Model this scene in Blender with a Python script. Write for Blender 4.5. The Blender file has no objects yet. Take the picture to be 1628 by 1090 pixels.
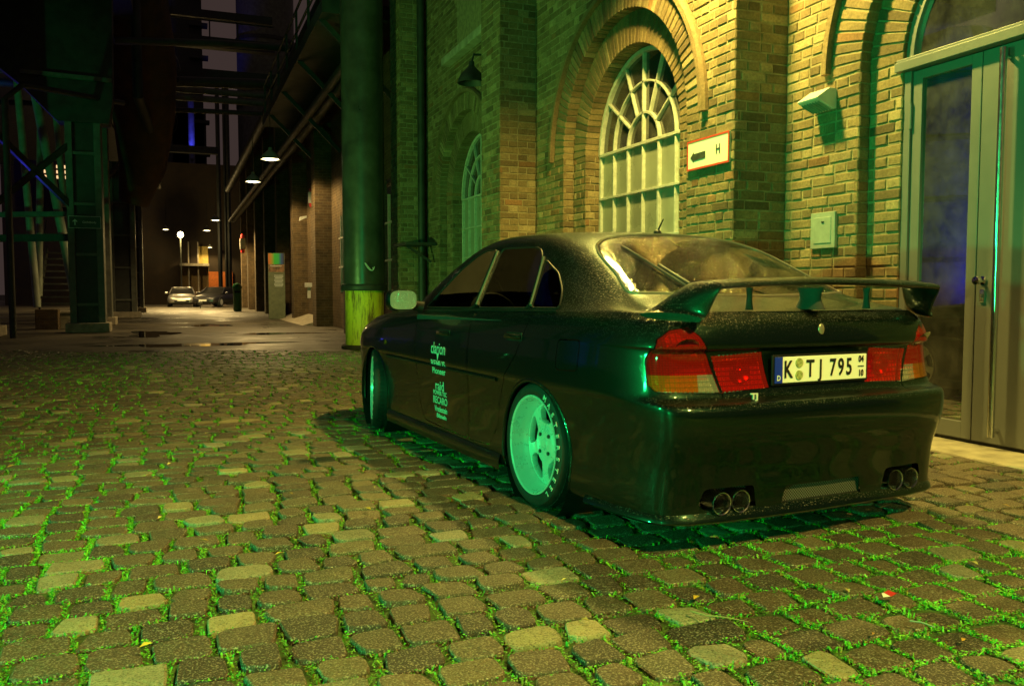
import bpy, bmesh, math, random
import numpy as np
from mathutils import Vector, Matrix

random.seed(7); rng = np.random.default_rng(7)
sc = bpy.context.scene
col = sc.collection
R = math.radians; PI = math.pi

# ------------------------------------------------------------------ camera
CAM_H, CAM_YAW, CAM_PITCH = 1.03, R(21.474), R(3.476)
cd = bpy.data.cameras.new('camera'); cam = bpy.data.objects.new('camera', cd); col.objects.link(cam)
cd.sensor_width = 36.0; cd.lens = 1350.0 / 1628.0 * 36.0
cd.clip_start = 0.05; cd.clip_end = 600
cam.location = (0, 0, CAM_H); cam.rotation_euler = (PI / 2 - CAM_PITCH, 0, -CAM_YAW)
sc.camera = cam

# ------------------------------------------------------------------ night sky, exposure
w = bpy.data.worlds.new('World'); sc.world = w; w.use_nodes = True
bg = w.node_tree.nodes['Background']
bg.inputs[0].default_value = (1.0, 0.66, 0.60, 1); bg.inputs[1].default_value = 0.042   # light-polluted night sky
sc.view_settings.view_transform = 'Standard'; sc.view_settings.look = 'None'
sc.view_settings.exposure = 0.0; sc.view_settings.gamma = 1.0; sc.view_settings.use_curve_mapping = False
sc.cycles.use_denoising = True
sc.cycles.max_bounces = 6; sc.cycles.diffuse_bounces = 3; sc.cycles.glossy_bounces = 4
sc.cycles.transparent_max_bounces = 12; sc.cycles.transmission_bounces = 4
sc.cycles.sample_clamp_indirect = 4.0; sc.cycles.caustics_reflective = False; sc.cycles.caustics_refractive = False

WARM = (1.0, 0.70, 0.26); GREEN = (0.015, 1.0, 0.22); BLUE = (0.06, 0.06, 1.0)

# ------------------------------------------------------------------ helpers
def tag(o, label=None, cat=None, group=None, kind=None):
    if label: o['label'] = label
    if cat: o['category'] = cat
    if group: o['group'] = group
    if kind: o['kind'] = kind
    return o
def empty(name, loc=(0, 0, 0), rz=0, parent=None):
    o = bpy.data.objects.new(name, None); col.objects.link(o)
    o.location = loc; o.rotation_euler = (0, 0, rz); o.empty_display_size = .1
    if parent: o.parent = parent
    return o
def link(name, me, parent=None):
    o = bpy.data.objects.new(name, me); col.objects.link(o)
    if parent: o.parent = parent
    return o
def copy_tree(o, parent=None):
    c = o.copy(); col.objects.link(c)
    c.parent = parent
    for ch in list(o.children): copy_tree(ch, c)
    return c

class MB:
    def __init__(s): s.v = []; s.f = []; s.c = []
    def add(s, vs, fs, tint=None):
        n = len(s.v); s.v += [tuple(p) for p in vs]
        for f in fs: s.f.append(tuple(i + n for i in f)); s.c.append(tint)
        return s
    def box(s, c, d, rot=None, tint=None):
        hx, hy, hz = d[0] / 2, d[1] / 2, d[2] / 2
        P = [(-hx, -hy, -hz), (hx, -hy, -hz), (hx, hy, -hz), (-hx, hy, -hz), (-hx, -hy, hz), (hx, -hy, hz), (hx, hy, hz), (-hx, hy, hz)]
        if rot is not None: P = [tuple(rot @ Vector(p)) for p in P]
        P = [(p[0] + c[0], p[1] + c[1], p[2] + c[2]) for p in P]
        return s.add(P, [(0, 3, 2, 1), (4, 5, 6, 7), (0, 1, 5, 4), (1, 2, 6, 5), (2, 3, 7, 6), (3, 0, 4, 7)], tint)
    def bar(s, a, b, wd, ht, up=(0, 0, 1)):
        a = Vector(a); b = Vector(b); d = b - a; L = d.length; d.normalize()
        x = d.cross(Vector(up))
        if x.length < 1e-4: x = d.cross(Vector((1, 0, 0)))
        x.normalize(); z = x.cross(d)
        m = Matrix((x, d, z)).transposed()
        return s.box(tuple((a + b) / 2), (wd, L, ht), m)
    def tube(s, pts, r, n=10, cap=True):
        pts = [Vector(p) for p in pts]; m = len(pts)
        rs = r if isinstance(r, (list, tuple)) else [r] * m
        vs = []; prev = None
        for i, p in enumerate(pts):
            t = (pts[min(i + 1, m - 1)] - pts[max(i - 1, 0)]); t.normalize()
            if prev is None:
                a = Vector((0, 0, 1)) if abs(t.z) < .9 else Vector((1, 0, 0)); x = t.cross(a)
            else: x = prev - t * prev.dot(t)
            x.normalize(); prev = x.copy(); y = t.cross(x)
            for k in range(n):
                q = 2 * PI * k / n; vs.append(p + (x * math.cos(q) + y * math.sin(q)) * rs[i])
        fs = []
        for i in range(m - 1):
            for k in range(n):
                fs.append((i * n + k, i * n + (k + 1) % n, (i + 1) * n + (k + 1) % n, (i + 1) * n + k))
        if cap: fs.append(tuple(range(n))[::-1]); fs.append(tuple(range((m - 1) * n, m * n)))
        return s.add(vs, fs)
    def lathe(s, prof, n=24, M=None, closed=False):
        # prof: (r, h) around local z
        vs = []; m = len(prof)
        for r, h in prof:
            for k in range(n):
                q = 2 * PI * k / n; vs.append(Vector((r * math.cos(q), r * math.sin(q), h)))
        if M is not None: vs = [M @ p for p in vs]
        fs = []
        for i in range(m - 1 if not closed else m):
            j = (i + 1) % m
            for k in range(n):
                fs.append((i * n + k, i * n + (k + 1) % n, j * n + (k + 1) % n, j * n + k))
        return s.add(vs, fs)
    def prism(s, poly, M, d):
        # poly 2D points in plane of M (local xy), extruded by d along local z
        n = len(poly)
        vs = [M @ Vector((x, y, 0)) for x, y in poly] + [M @ Vector((x, y, d)) for x, y in poly]
        fs = [tuple(range(n))[::-1], tuple(range(n, 2 * n))] + [(i, (i + 1) % n, (i + 1) % n + n, i + n) for i in range(n)]
        return s.add(vs, fs)
    def mesh(s, name, smooth=False):
        me = bpy.data.meshes.new(name); me.from_pydata(s.v, [], s.f)
        if any(c is not None for c in s.c):
            at = me.attributes.new('tint', 'FLOAT_COLOR', 'FACE')
            arr = np.array([(c if c is not None else (.5, .5, .5)) for c in s.c], dtype=np.float32)
            at.data.foreach_set('color', np.concatenate([arr, np.ones((len(arr), 1), np.float32)], 1).ravel())
        if smooth: me.polygons.foreach_set('use_smooth', [True] * len(me.polygons))
        me.update(); return me
    def build(s, name, mat, parent=None, smooth=False, bevel=0, seg=2, angle=None, weld=False):
        me = s.mesh(name, smooth)
        bm = bmesh.new(); bm.from_mesh(me)
        if weld: bmesh.ops.remove_doubles(bm, verts=bm.verts, dist=1e-5)
        bmesh.ops.recalc_face_normals(bm, faces=bm.faces); bm.to_mesh(me); bm.free()
        me.materials.append(mat)
        o = link(name, me, parent)
        if bevel:
            b = o.modifiers.new('bevel', 'BEVEL'); b.width = bevel; b.segments = seg; b.limit_method = 'ANGLE'; b.angle_limit = R(35)
        if smooth or angle:
            me.polygons.foreach_set('use_smooth', [True] * len(me.polygons))
            e = o.modifiers.new('split', 'EDGE_SPLIT'); e.split_angle = R(angle or 40)
        return o

# ------------------------------------------------------------------ materials
def nodes(name):
    m = bpy.data.materials.new(name); m.use_nodes = True
    nt = m.node_tree; b = nt.nodes['Principled BSDF']
    return m, nt, b
def N(nt, t, **kw):
    n = nt.nodes.new(t)
    for k, v in kw.items():
        if k in n.inputs: n.inputs[k].default_value = v
        else: setattr(n, k, v)
    return n
def ramp(nt, fac, stops):
    r = nt.nodes.new('ShaderNodeValToRGB'); e = r.color_ramp.elements
    while len(e) < len(stops): e.new(0.5)
    for i, (p, c) in enumerate(stops):
        e[i].position = p; e[i].color = (c[0], c[1], c[2], 1) if not isinstance(c, float) else (c, c, c, 1)
    nt.links.new(fac, r.inputs[0]); return r.outputs[0]
def mixc(nt, a, b, fac, mode='MIX'):
    n = nt.nodes.new('ShaderNodeMix'); n.data_type = 'RGBA'; n.blend_type = mode
    for sock, v in ((n.inputs[0], fac), (n.inputs[6], a), (n.inputs[7], b)):
        if isinstance(v, (int, float)): sock.default_value = v
        elif isinstance(v, (tuple, list)): sock.default_value = (v[0], v[1], v[2], 1)
        else: nt.links.new(v, sock)
    return n.outputs[2]
def coords(nt, kind='Object'):
    return nt.nodes.new('ShaderNodeTexCoord').outputs[kind]
def noise(nt, vec, scale, detail=4, rough=.6):
    n = N(nt, 'ShaderNodeTexNoise', Scale=scale, Detail=detail, Roughness=rough)
    nt.links.new(vec, n.inputs['Vector']); return n.outputs['Fac']
def bump(nt, b, h, dist, strength=1.0, normal=None):
    n = N(nt, 'ShaderNodeBump', Distance=dist, Strength=strength); nt.links.new(h, n.inputs['Height'])
    if normal is not None: nt.links.new(normal, n.inputs['Normal'])
    if b is not None: nt.links.new(n.outputs[0], b.inputs['Normal'])
    return n.outputs[0]
def mat_plain(name, c, rough=.5, metal=0, var=.25, scale=8, bdist=0, bscale=60, spec=.5, coat=0, wpos=False):
    m, nt, b = nodes(name); co = coords(nt)
    if wpos: co = nt.nodes.new('ShaderNodeNewGeometry').outputs['Position']
    f = noise(nt, co, scale, 5)
    lo = tuple(x * (1 - var) for x in c); hi = tuple(min(1, x * (1 + var)) for x in c)
    nt.links.new(ramp(nt, f, [(.3, lo), (.7, hi)]), b.inputs['Base Color'])
    nt.links.new(ramp(nt, f, [(.3, max(.02, rough * .8)), (.7, min(1., rough * 1.2))]), b.inputs['Roughness'])
    b.inputs['Metallic'].default_value = metal; b.inputs['Specular IOR Level'].default_value = spec
    b.inputs['Coat Weight'].default_value = coat
    if bdist: bump(nt, b, noise(nt, co, bscale, 4), bdist)
    return m
def mat_emit(name, c, s):
    m, nt, b = nodes(name); b.inputs['Base Color'].default_value = (*c, 1)
    b.inputs['Emission Color'].default_value = (*c, 1); b.inputs['Emission Strength'].default_value = s
    return m
def mat_glass(name, tint, refl=.0, rough=.02, drops=False, dirt_sheen=0.0):
    m, nt, b = nodes(name); nt.nodes.remove(b); out = nt.nodes['Material Output']
    tr = N(nt, 'ShaderNodeBsdfTransparent'); tr.inputs[0].default_value = (*tint, 1)
    gl = N(nt, 'ShaderNodeBsdfGlossy', Roughness=rough); gl.inputs[0].default_value = (1, 1, 1, 1)
    fr = N(nt, 'ShaderNodeFresnel', IOR=1.5)
    ad = N(nt, 'ShaderNodeMath', operation='ADD'); ad.inputs[1].default_value = refl; ad.use_clamp = True
    nt.links.new(fr.outputs[0], ad.inputs[0])
    mx = nt.nodes.new('ShaderNodeMixShader'); nt.links.new(ad.outputs[0], mx.inputs[0]); nt.links.new(tr.outputs[0], mx.inputs[1]); nt.links.new(gl.outputs[0], mx.inputs[2])
    last = mx.outputs[0]
    if dirt_sheen:
        df = N(nt, 'ShaderNodeBsdfDiffuse'); df.inputs[0].default_value = (.35, .34, .30, 1)
        co = coords(nt); f = ramp(nt, noise(nt, co, 3.0, 6, .7), [(.35, dirt_sheen * .15), (.75, dirt_sheen)])
        m2 = nt.nodes.new('ShaderNodeMixShader'); nt.links.new(f, m2.inputs[0]); nt.links.new(last, m2.inputs[1]); nt.links.new(df.outputs[0], m2.inputs[2]); last = m2.outputs[0]
    if drops:
        co = coords(nt); h = droplets(nt, co); nrm = bump(nt, None, h, .0016, 1.0)
        nt.links.new(nrm, gl.inputs['Normal'])
        df = N(nt, 'ShaderNodeBsdfDiffuse'); df.inputs[0].default_value = (.13, .13, .12, 1)
        m2 = nt.nodes.new('ShaderNodeMixShader'); ml = N(nt, 'ShaderNodeMath', operation='MULTIPLY'); ml.inputs[1].default_value = .16
        nt.links.new(h, ml.inputs[0]); nt.links.new(ml.outputs[0], m2.inputs[0]); nt.links.new(last, m2.inputs[1]); nt.links.new(df.outputs[0], m2.inputs[2]); last = m2.outputs[0]
    nt.links.new(last, out.inputs[0]); return m
def droplets(nt, co):
    # rain beads: rounded tops of voronoi cells of two sizes
    outs = []
    for scale, cut in ((80, .38), (165, .36)):
        v = N(nt, 'ShaderNodeTexVoronoi', Scale=scale, Randomness=1.0); nt.links.new(co, v.inputs['Vector'])
        mr = N(nt, 'ShaderNodeMapRange', interpolation_type='SMOOTHSTEP'); mr.inputs['From Min'].default_value = cut; mr.inputs['From Max'].default_value = .08
        mr.inputs['To Min'].default_value = 0; mr.inputs['To Max'].default_value = 1
        nt.links.new(v.outputs['Distance'], mr.inputs['Value'])
        outs.append(mr.outputs[0])
    mx = N(nt, 'ShaderNodeMath', operation='MAXIMUM'); nt.links.new(outs[0], mx.inputs[0]); nt.links.new(outs[1], mx.inputs[1])
    return mx.outputs[0]
def mat_tint(name, rough=.85, nscale=40, bdist=.004, speck=None, spec=.4, var=(.72, 1.25), rrange=None):
    # colour per piece from the mesh attribute, grain from noise
    m, nt, b = nodes(name)
    at = nt.nodes.new('ShaderNodeAttribute'); at.attribute_name = 'tint'
    geo = nt.nodes.new('ShaderNodeNewGeometry').outputs['Position']
    f = noise(nt, geo, nscale, 6, .7); f2 = noise(nt, geo, 6, 3)
    k = ramp(nt, f, [(.28, var[0]), (.72, var[1])])
    c = mixc(nt, at.outputs['Color'], k, 1.0, 'MULTIPLY')
    c = mixc(nt, c, ramp(nt, f2, [(.3, .78), (.7, 1.18)]), 1.0, 'MULTIPLY')
    if speck:
        v = noise(nt, geo, speck, 2, .5)
        c = mixc(nt, c, (.40, .35, .27), ramp(nt, v, [(.55, 0.0), (.66, .85)])); c = mixc(nt, c, (.02, .016, .012), ramp(nt, v, [(.33, .8), (.43, 0.0)]))
        nt.links.new(ramp(nt, v, [(.5, rrange[1]), (.68, rrange[0])]), b.inputs['Roughness'])
    else: b.inputs['Roughness'].default_value = rough
    nt.links.new(c, b.inputs['Base Color']); b.inputs['Specular IOR Level'].default_value = spec
    bump(nt, b, f, bdist); return m

M = {}
M['brick'] = mat_tint('brick_clay', .88, 45, .006, var=(.6, 1.3))
M['mortar'] = mat_plain('lime_mortar', (.28, .22, .125), .95, var=.35, scale=14, bdist=.006, bscale=90, wpos=True)
M['cobble'] = mat_tint('cobble_stone', .6, 55, .010, speck=160, spec=.6, var=(.62, 1.3), rrange=(.22, .55))
M['soil'] = mat_plain('mossy_soil', (.050, .110, .020), .95, var=.8, scale=9, bdist=.012, bscale=70, wpos=True)
M['grass'] = mat_tint('grass_blade', .55, 30, .0, spec=.4)
def brick_tex(name, cs, mortar, sc_=1.0):
    m, nt, b = nodes(name)
    geo = nt.nodes.new('ShaderNodeNewGeometry').outputs['Position']
    sp = nt.nodes.new('ShaderNodeSeparateXYZ'); nt.links.new(geo, sp.inputs[0])
    ad = N(nt, 'ShaderNodeMath', operation='ADD'); nt.links.new(sp.outputs[0], ad.inputs[0]); nt.links.new(sp.outputs[1], ad.inputs[1])
    cb = nt.nodes.new('ShaderNodeCombineXYZ'); nt.links.new(ad.outputs[0], cb.inputs[0]); nt.links.new(sp.outputs[2], cb.inputs[1])
    t = N(nt, 'ShaderNodeTexBrick', Scale=1.0); t.inputs['Brick Width'].default_value = .25 * sc_; t.inputs['Row Height'].default_value = .081 * sc_; t.inputs['Mortar Size'].default_value = .006
    for i, c in enumerate(cs): t.inputs[i + 1].default_value = (*c, 1)
    t.inputs[3].default_value = (*mortar, 1); nt.links.new(cb.outputs[0], t.inputs['Vector'])
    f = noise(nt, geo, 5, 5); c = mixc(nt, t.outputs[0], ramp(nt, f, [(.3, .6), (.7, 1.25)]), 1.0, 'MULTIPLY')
    nt.links.new(c, b.inputs['Base Color']); b.inputs['Roughness'].default_value = .9
    inv = N(nt, 'ShaderNodeMath', operation='SUBTRACT'); inv.inputs[0].default_value = 1; nt.links.new(t.outputs['Fac'], inv.inputs[1])
    bump(nt, b, inv.outputs[0], .008); return m
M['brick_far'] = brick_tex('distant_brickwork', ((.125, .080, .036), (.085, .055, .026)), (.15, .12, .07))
# asphalt with damp patches
def asphalt():
    m, nt, b = nodes('damp_asphalt'); geo = nt.nodes.new('ShaderNodeNewGeometry').outputs['Position']
    f = noise(nt, geo, .55, 6, .6); g = noise(nt, geo, 60, 3)
    c = ramp(nt, f, [(.35, (.045, .04, .032)), (.6, (.10, .085, .06))])
    c = mixc(nt, c, ramp(nt, g, [(.3, .7), (.7, 1.3)]), 1.0, 'MULTIPLY'); nt.links.new(c, b.inputs['Base Color'])
    nt.links.new(ramp(nt, f, [(.32, .16), (.48, .55), (.7, .75)]), b.inputs['Roughness'])
    bump(nt, b, g, .003); return m
M['asphalt'] = asphalt()
M['ground'] = mat_plain('dark_ground', (.05, .05, .04), .9, var=.4, scale=1.5, wpos=True)
m, nt, b = nodes('puddle_water'); b.inputs['Base Color'].default_value = (.01, .01, .008, 1); b.inputs['Roughness'].default_value = .03; b.inputs['Specular IOR Level'].default_value = .6
M['water'] = m
M['concrete'] = mat_plain('worn_concrete', (.36, .32, .24), .85, var=.35, scale=6, bdist=.006, bscale=50, wpos=True)
M['steel_black'] = mat_plain('sooty_steel', (.030, .034, .030), .55, 0, var=.45, scale=4, bdist=.004, bscale=30)
M['pipe_paint'] = mat_plain('streaked_dark_pipe_paint', (.06, .065, .05), .34, 0, var=.5, scale=2, bdist=.003, bscale=12); M['steel_green'] = mat_plain('weathered_green_grey_steel', (.11, .12, .10), .5, 0, var=.4, scale=3, bdist=.004, bscale=25)
M['strut'] = mat_plain('floodlit_strut_tone', (.26, .30, .24), .5, var=.3, scale=3); M['rust'] = mat_plain('rusty_steel', (.06, .032, .018), .85, var=.6, scale=2.5, bdist=.006, bscale=40)  # strut steel coloured lighter so the struts read as floodlit
M['door_paint'] = mat_plain('grey_green_door_paint', (.150, .158, .150), .42, var=.08, scale=2, bdist=.0008, bscale=200, spec=.5)
M['white_paint'] = mat_plain('white_lacquer', (.62, .62, .58), .45, var=.1, scale=12)
M['win_paint'] = mat_plain('old_white_window_paint', (.50, .51, .44), .6, var=.2, scale=20, bdist=.002, bscale=90)
M['curtain'] = mat_plain('pale_board_behind_panes', (.29, .31, .23), .30, var=.16, scale=2.5, spec=.6)
M['glass_dark'] = mat_glass('dark_window_glass', (.22, .22, .2), .10, .03, dirt_sheen=.28)  # pale diffuse film stands in for reflections in the dark panes
M['glass_door'] = mat_glass('dirty_door_glass', (.25, .28, .26), .30, .02, dirt_sheen=.20)
M['steel_bright'] = mat_plain('brushed_stainless', (.62, .62, .60), .22, 1.0, var=.06, scale=30)
M['galv'] = mat_plain('galvanised_box', (.36, .40, .34), .5, .2, var=.12, scale=18)
M['plastic_black'] = mat_plain('black_plastic', (.010, .010, .010), .5, var=.2, spec=.2)
M['rubber'] = mat_plain('tyre_rubber', (.011, .011, .011), .62, var=.3, scale=30, bdist=.001, bscale=150)
M['rim'] = mat_plain('silver_lacquered_alloy', (.66, .67, .68), .30, .30, var=.06, scale=20)
M['chrome'] = mat_plain('chrome', (.75, .75, .75), .08, 1.0, var=.03)
M['chrome_dull'] = mat_plain('bright_steel_tip', (.66, .66, .64), .16, 1.0, var=.06); M['seal'] = mat_plain('satin_window_seal', (.34, .31, .25), .22, .6, var=.1)
def paint(name, c):
    m, nt, b = nodes(name); co = coords(nt)
    b.inputs['Base Color'].default_value = (*c, 1); b.inputs['Roughness'].default_value = .34; b.inputs['Metallic'].default_value = .8
    b.inputs['Coat Weight'].default_value = .65; b.inputs['Coat Roughness'].default_value = .03; b.inputs['Specular IOR Level'].default_value = .08
    h = droplets(nt, co)
    # rain beads; their scattered light is a pale colour, faint on the sides
    gn = nt.nodes.new('ShaderNodeNewGeometry'); sp = nt.nodes.new('ShaderNodeSeparateXYZ'); nt.links.new(gn.outputs['True Normal'], sp.inputs[0])
    mr = N(nt, 'ShaderNodeMapRange'); mr.inputs['From Min'].default_value = .2; mr.inputs['From Max'].default_value = .75; mr.inputs['To Min'].default_value = .05; nt.links.new(sp.outputs[2], mr.inputs['Value'])
    ml = N(nt, 'ShaderNodeMath', operation='MULTIPLY'); nt.links.new(h, ml.inputs[0]); nt.links.new(mr.outputs[0], ml.inputs[1])
    bn = bump(nt, None, ml.outputs[0], .0016, 1.0)
    nt.links.new(mixc(nt, c, (.115, .11, .095), ml.outputs[0]), b.inputs['Base Color'])
    nt.links.new(bn, b.inputs['Coat Normal']); nt.links.new(bn, b.inputs['Normal'])
    return m
M['paint'] = paint('wet_black_green_paint', (.0055, .017, .0125))
M['glass_car'] = mat_glass('car_glass', (.72, .74, .70), .02, .02); M['glass_tint'] = mat_glass('dark_tinted_car_glass', (.16, .16, .16), .02, .02)
M['glass_rear'] = mat_glass('rain_beaded_rear_glass', (.10, .10, .09), .0, .05, drops=True)
M['interior'] = mat_plain('dark_car_interior', (.02, .02, .02), .85)
M['seat'] = mat_plain('charcoal_seat_cloth', (.05, .05, .045), .95)
def lens(name, c):
    # tinted plastic cover with fine vertical and horizontal ribs, a reflector stands behind it
    m, nt, b = nodes(name); nt.nodes.remove(b); out = nt.nodes['Material Output']; co = coords(nt)
    w1 = N(nt, 'ShaderNodeTexWave', Scale=34.0, wave_type='BANDS', bands_direction='Z'); nt.links.new(co, w1.inputs['Vector'])
    w2 = N(nt, 'ShaderNodeTexWave', Scale=34.0, wave_type='BANDS', bands_direction='Y'); nt.links.new(co, w2.inputs['Vector'])
    ad = N(nt, 'ShaderNodeMath', operation='ADD'); nt.links.new(w1.outputs['Fac'], ad.inputs[0]); nt.links.new(w2.outputs['Fac'], ad.inputs[1])
    nr = bump(nt, None, ad.outputs[0], .002, .6)
    tr = N(nt, 'ShaderNodeBsdfTransparent'); tr.inputs[0].default_value = (*c, 1)
    df = N(nt, 'ShaderNodeBsdfTranslucent'); df.inputs[0].default_value = (*c, 1); nt.links.new(nr, df.inputs['Normal'])
    d2 = N(nt, 'ShaderNodeBsdfDiffuse'); d2.inputs[0].default_value = tuple(x * .45 for x in c) + (1,); nt.links.new(nr, d2.inputs['Normal'])
    gl = N(nt, 'ShaderNodeBsdfGlossy', Roughness=.05); fr = N(nt, 'ShaderNodeFresnel', IOR=1.5)
    m1 = nt.nodes.new('ShaderNodeMixShader'); m1.inputs[0].default_value = .38; nt.links.new(tr.outputs[0], m1.inputs[1]); nt.links.new(d2.outputs[0], m1.inputs[2])
    m2 = nt.nodes.new('ShaderNodeMixShader'); nt.links.new(fr.outputs[0], m2.inputs[0]); nt.links.new(m1.outputs[0], m2.inputs[1]); nt.links.new(gl.outputs[0], m2.inputs[2])
    nt.links.new(m2.outputs[0], out.inputs[0]); return m
M['lens_red'] = lens('red_lens', (.85, .028, .014)); M['lens_amber'] = lens('amber_lens', (.85, .28, .02)); M['lens_clear'] = lens('clear_lens', (.72, .70, .55))
def reflm():
    m, nt, b = nodes('ribbed_lamp_reflector'); co = coords(nt)
    w1 = N(nt, 'ShaderNodeTexWave', Scale=16.0, wave_type='BANDS', bands_direction='Z'); nt.links.new(co, w1.inputs['Vector'])
    w2 = N(nt, 'ShaderNodeTexWave', Scale=16.0, wave_type='BANDS', bands_direction='Y'); nt.links.new(co, w2.inputs['Vector'])
    ad = N(nt, 'ShaderNodeMath', operation='ADD'); nt.links.new(w1.outputs['Fac'], ad.inputs[0]); nt.links.new(w2.outputs['Fac'], ad.inputs[1])
    b.inputs['Base Color'].default_value = (.72, .72, .70, 1); b.inputs['Metallic'].default_value = .55; b.inputs['Roughness'].default_value = .3
    bump(nt, b, ad.outputs[0], .006, 1.0); return m
M['reflector'] = reflm()
M['decal'] = mat_plain('pale_vinyl_lettering', (.55, .60, .56), .4, var=.05)
M['letter_white'] = mat_plain('raised_white_tyre_letters', (.6, .6, .56), .6, var=.1)

# ------------------------------------------------------------------ lamps (light kept with each fixture's builder)
def light(kind, name, loc, energy, color, parent=None, radius=.08, aim=None, spot=None, blend=.5, size=None):
    d = bpy.data.lights.new(name, kind); d.energy = energy; d.color = color
    if kind in ('POINT', 'SPOT'): d.shadow_soft_size = radius
    if kind == 'SPOT': d.spot_size = R(spot); d.spot_blend = blend
    if kind == 'AREA': d.size = size or .3
    o = bpy.data.objects.new(name, d); col.objects.link(o); o.location = loc
    if aim is not None:
        v = Vector(aim) - Vector(loc); o.rotation_euler = v.to_track_quat('-Z', 'Y').to_euler()
    if parent: o.parent = parent
    return o

# ------------------------------------------------------------------ view test (only decides which pieces are separate objects)
_f0 = Vector((math.sin(CAM_YAW), math.cos(CAM_YAW), 0)); _rt = Vector((math.cos(CAM_YAW), -math.sin(CAM_YAW), 0))
def seen(p):
    dx, dy, dz = p[0], p[1], p[2] - CAM_H
    d = dx * _f0.x + dy * _f0.y
    if d < .5: return None
    return (dx * _rt.x + dy * _rt.y) / d, dz / d, d
def in_frame(p, mg=.0):
    q = seen(p)
    return q is not None and abs(q[0]) < .603 + mg and -.48 - mg < q[1] < .345 + mg

# ------------------------------------------------------------------ ground
def sheet(name, poly, z, mat):
    me = bpy.data.meshes.new(name); me.from_pydata([(x, y, z) for x, y in poly], [], [tuple(range(len(poly)))]); me.materials.append(mat)
    return tag(link(name, me), kind='structure')
sheet('ground', [(-300, -300), (300, -300), (300, 300), (-300, 300)], -.06, M['ground'])
def edge_y(x):  # the line where the cobbles end, running across the alley
    return (14.7 - .366 * x) / .9306 + .25 * math.sin(x * 1.3)
xs = [-22 + i * .5 for i in range(53)]
yard = sheet('cobbled_yard', [(-22, -6), (4.97, -6), (4.97, edge_y(4.3))] + [(x, edge_y(x) + .05) for x in xs[::-1] if x < 4.3], -.022, M['soil'])
road = sheet('alley_road', [(x, edge_y(x)) for x in xs] + [(4.3, edge_y(4.3)), (4.3, 110), (-22, 110)], -.006, M['asphalt'])
# puddles on the alley
for i, (x, y, a, b_) in enumerate(((.3, 17.6, 1.5, .5), (-.6, 22.5, .5, 1.6), (2.3, 21.5, .9, .4), (.9, 27.5, .6, .9))):
    pts = []
    for k in range(28):
        q = 2 * PI * k / 28; r_ = 1 + .25 * math.sin(3 * q + i) + .18 * math.sin(5 * q + 2 * i) + .1 * math.sin(9 * q)
        pts.append((x + a * r_ * math.cos(q), y + b_ * r_ * math.sin(q)))
    sheet('puddle', pts, -.002, M['water'])

# cobbles: rows across the alley, every stone its own outline
def stone_geo(cx, cy, wx, wy, zt):
    # worn block: squarish outline with knocked-off corners, nearly flat top
    vs = []; outl = []; hx, hy = wx / 2, wy / 2
    for qx, qy in ((1, 1), (-1, 1), (-1, -1), (1, -1)):
        r_ = random.uniform(.010, .045); jx, jy = random.uniform(-.018, .006), random.uniform(-.016, .006)
        X_, Y_ = qx * (hx + jx), qy * (hy + jy)
        a_, b2, c_ = (X_, Y_ - qy * r_), (X_ - qx * r_ * .3, Y_ - qy * r_ * .3), (X_ - qx * r_, Y_)
        outl += [a_, b2, c_] if qx * qy > 0 else [c_, b2, a_]
    n = len(outl)
    tx, ty = random.uniform(-.035, .035), random.uniform(-.035, .035); dome = random.uniform(.0005, .0035)
    for sc2, z in ((1.015, -.030), (.985, -.0055), (.925, -.0006)):
        for x, y in outl: vs.append((cx + x * sc2, cy + y * sc2, zt + z + x * tx + y * ty + random.uniform(-.0014, .0014)))
    vs.append((cx, cy, zt + dome)); fs = []
    for r_ in range(2):
        for k in range(n): fs.append((r_ * n + k, r_ * n + (k + 1) % n, (r_ + 1) * n + (k + 1) % n, (r_ + 1) * n + k))
    fs += [(2 * n + k, 2 * n + (k + 1) % n, 3 * n) for k in range(n)]
    return vs, fs
def stone_tint():
    q = random.random(); j = random.uniform(.8, 1.2)
    if q < .56: c = (.086, .061, .035)
    elif q < .78: c = (.046, .032, .021)
    elif q < .91: c = (.120, .090, .050)
    else: c = random.choice(((.26, .24, .15), (.19, .17, .10), (.30, .25, .13)))
    return tuple(x * j * random.uniform(.94, 1.06) for x in c)
stones = []
y = 0.6; row = 0
while y < 20:
    pitch = random.uniform(.145, .170); x = -15 + random.random() * .2
    while x < 4.95:
        wx = random.choice((.140, .155, .170, .185, .205)) * random.uniform(.93, 1.07)
        if random.random() < .06: wx *= 1.3
        cx = x + wx / 2; yc = y + pitch / 2 + .03 * math.sin(cx * .7 + row * .05) + random.uniform(-.012, .012)
        if yc < edge_y(cx) - .05 and not (cx > 4.55 and yc < 4.9):
            q = seen((cx, yc, 0))
            if q and abs(q[0]) < .64 + 1.2 / q[2] and q[1] > -.56 - .3 / q[2]:
                stones.append((q[2], cx, yc, wx - random.uniform(.005, .026), pitch - random.uniform(.003, .019)))
        x += wx
    y += pitch; row += 1
stones.sort()
first = [s for s in stones if in_frame((s[1], s[2], 0), .02)][:300]
fset = set(id(s) for s in first)
mass = MB(); blades = MB()
def zund(x, y): return .006 * math.sin(x * 2.1 + .4) + .005 * math.sin(y * 1.7 + x * .6)
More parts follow.
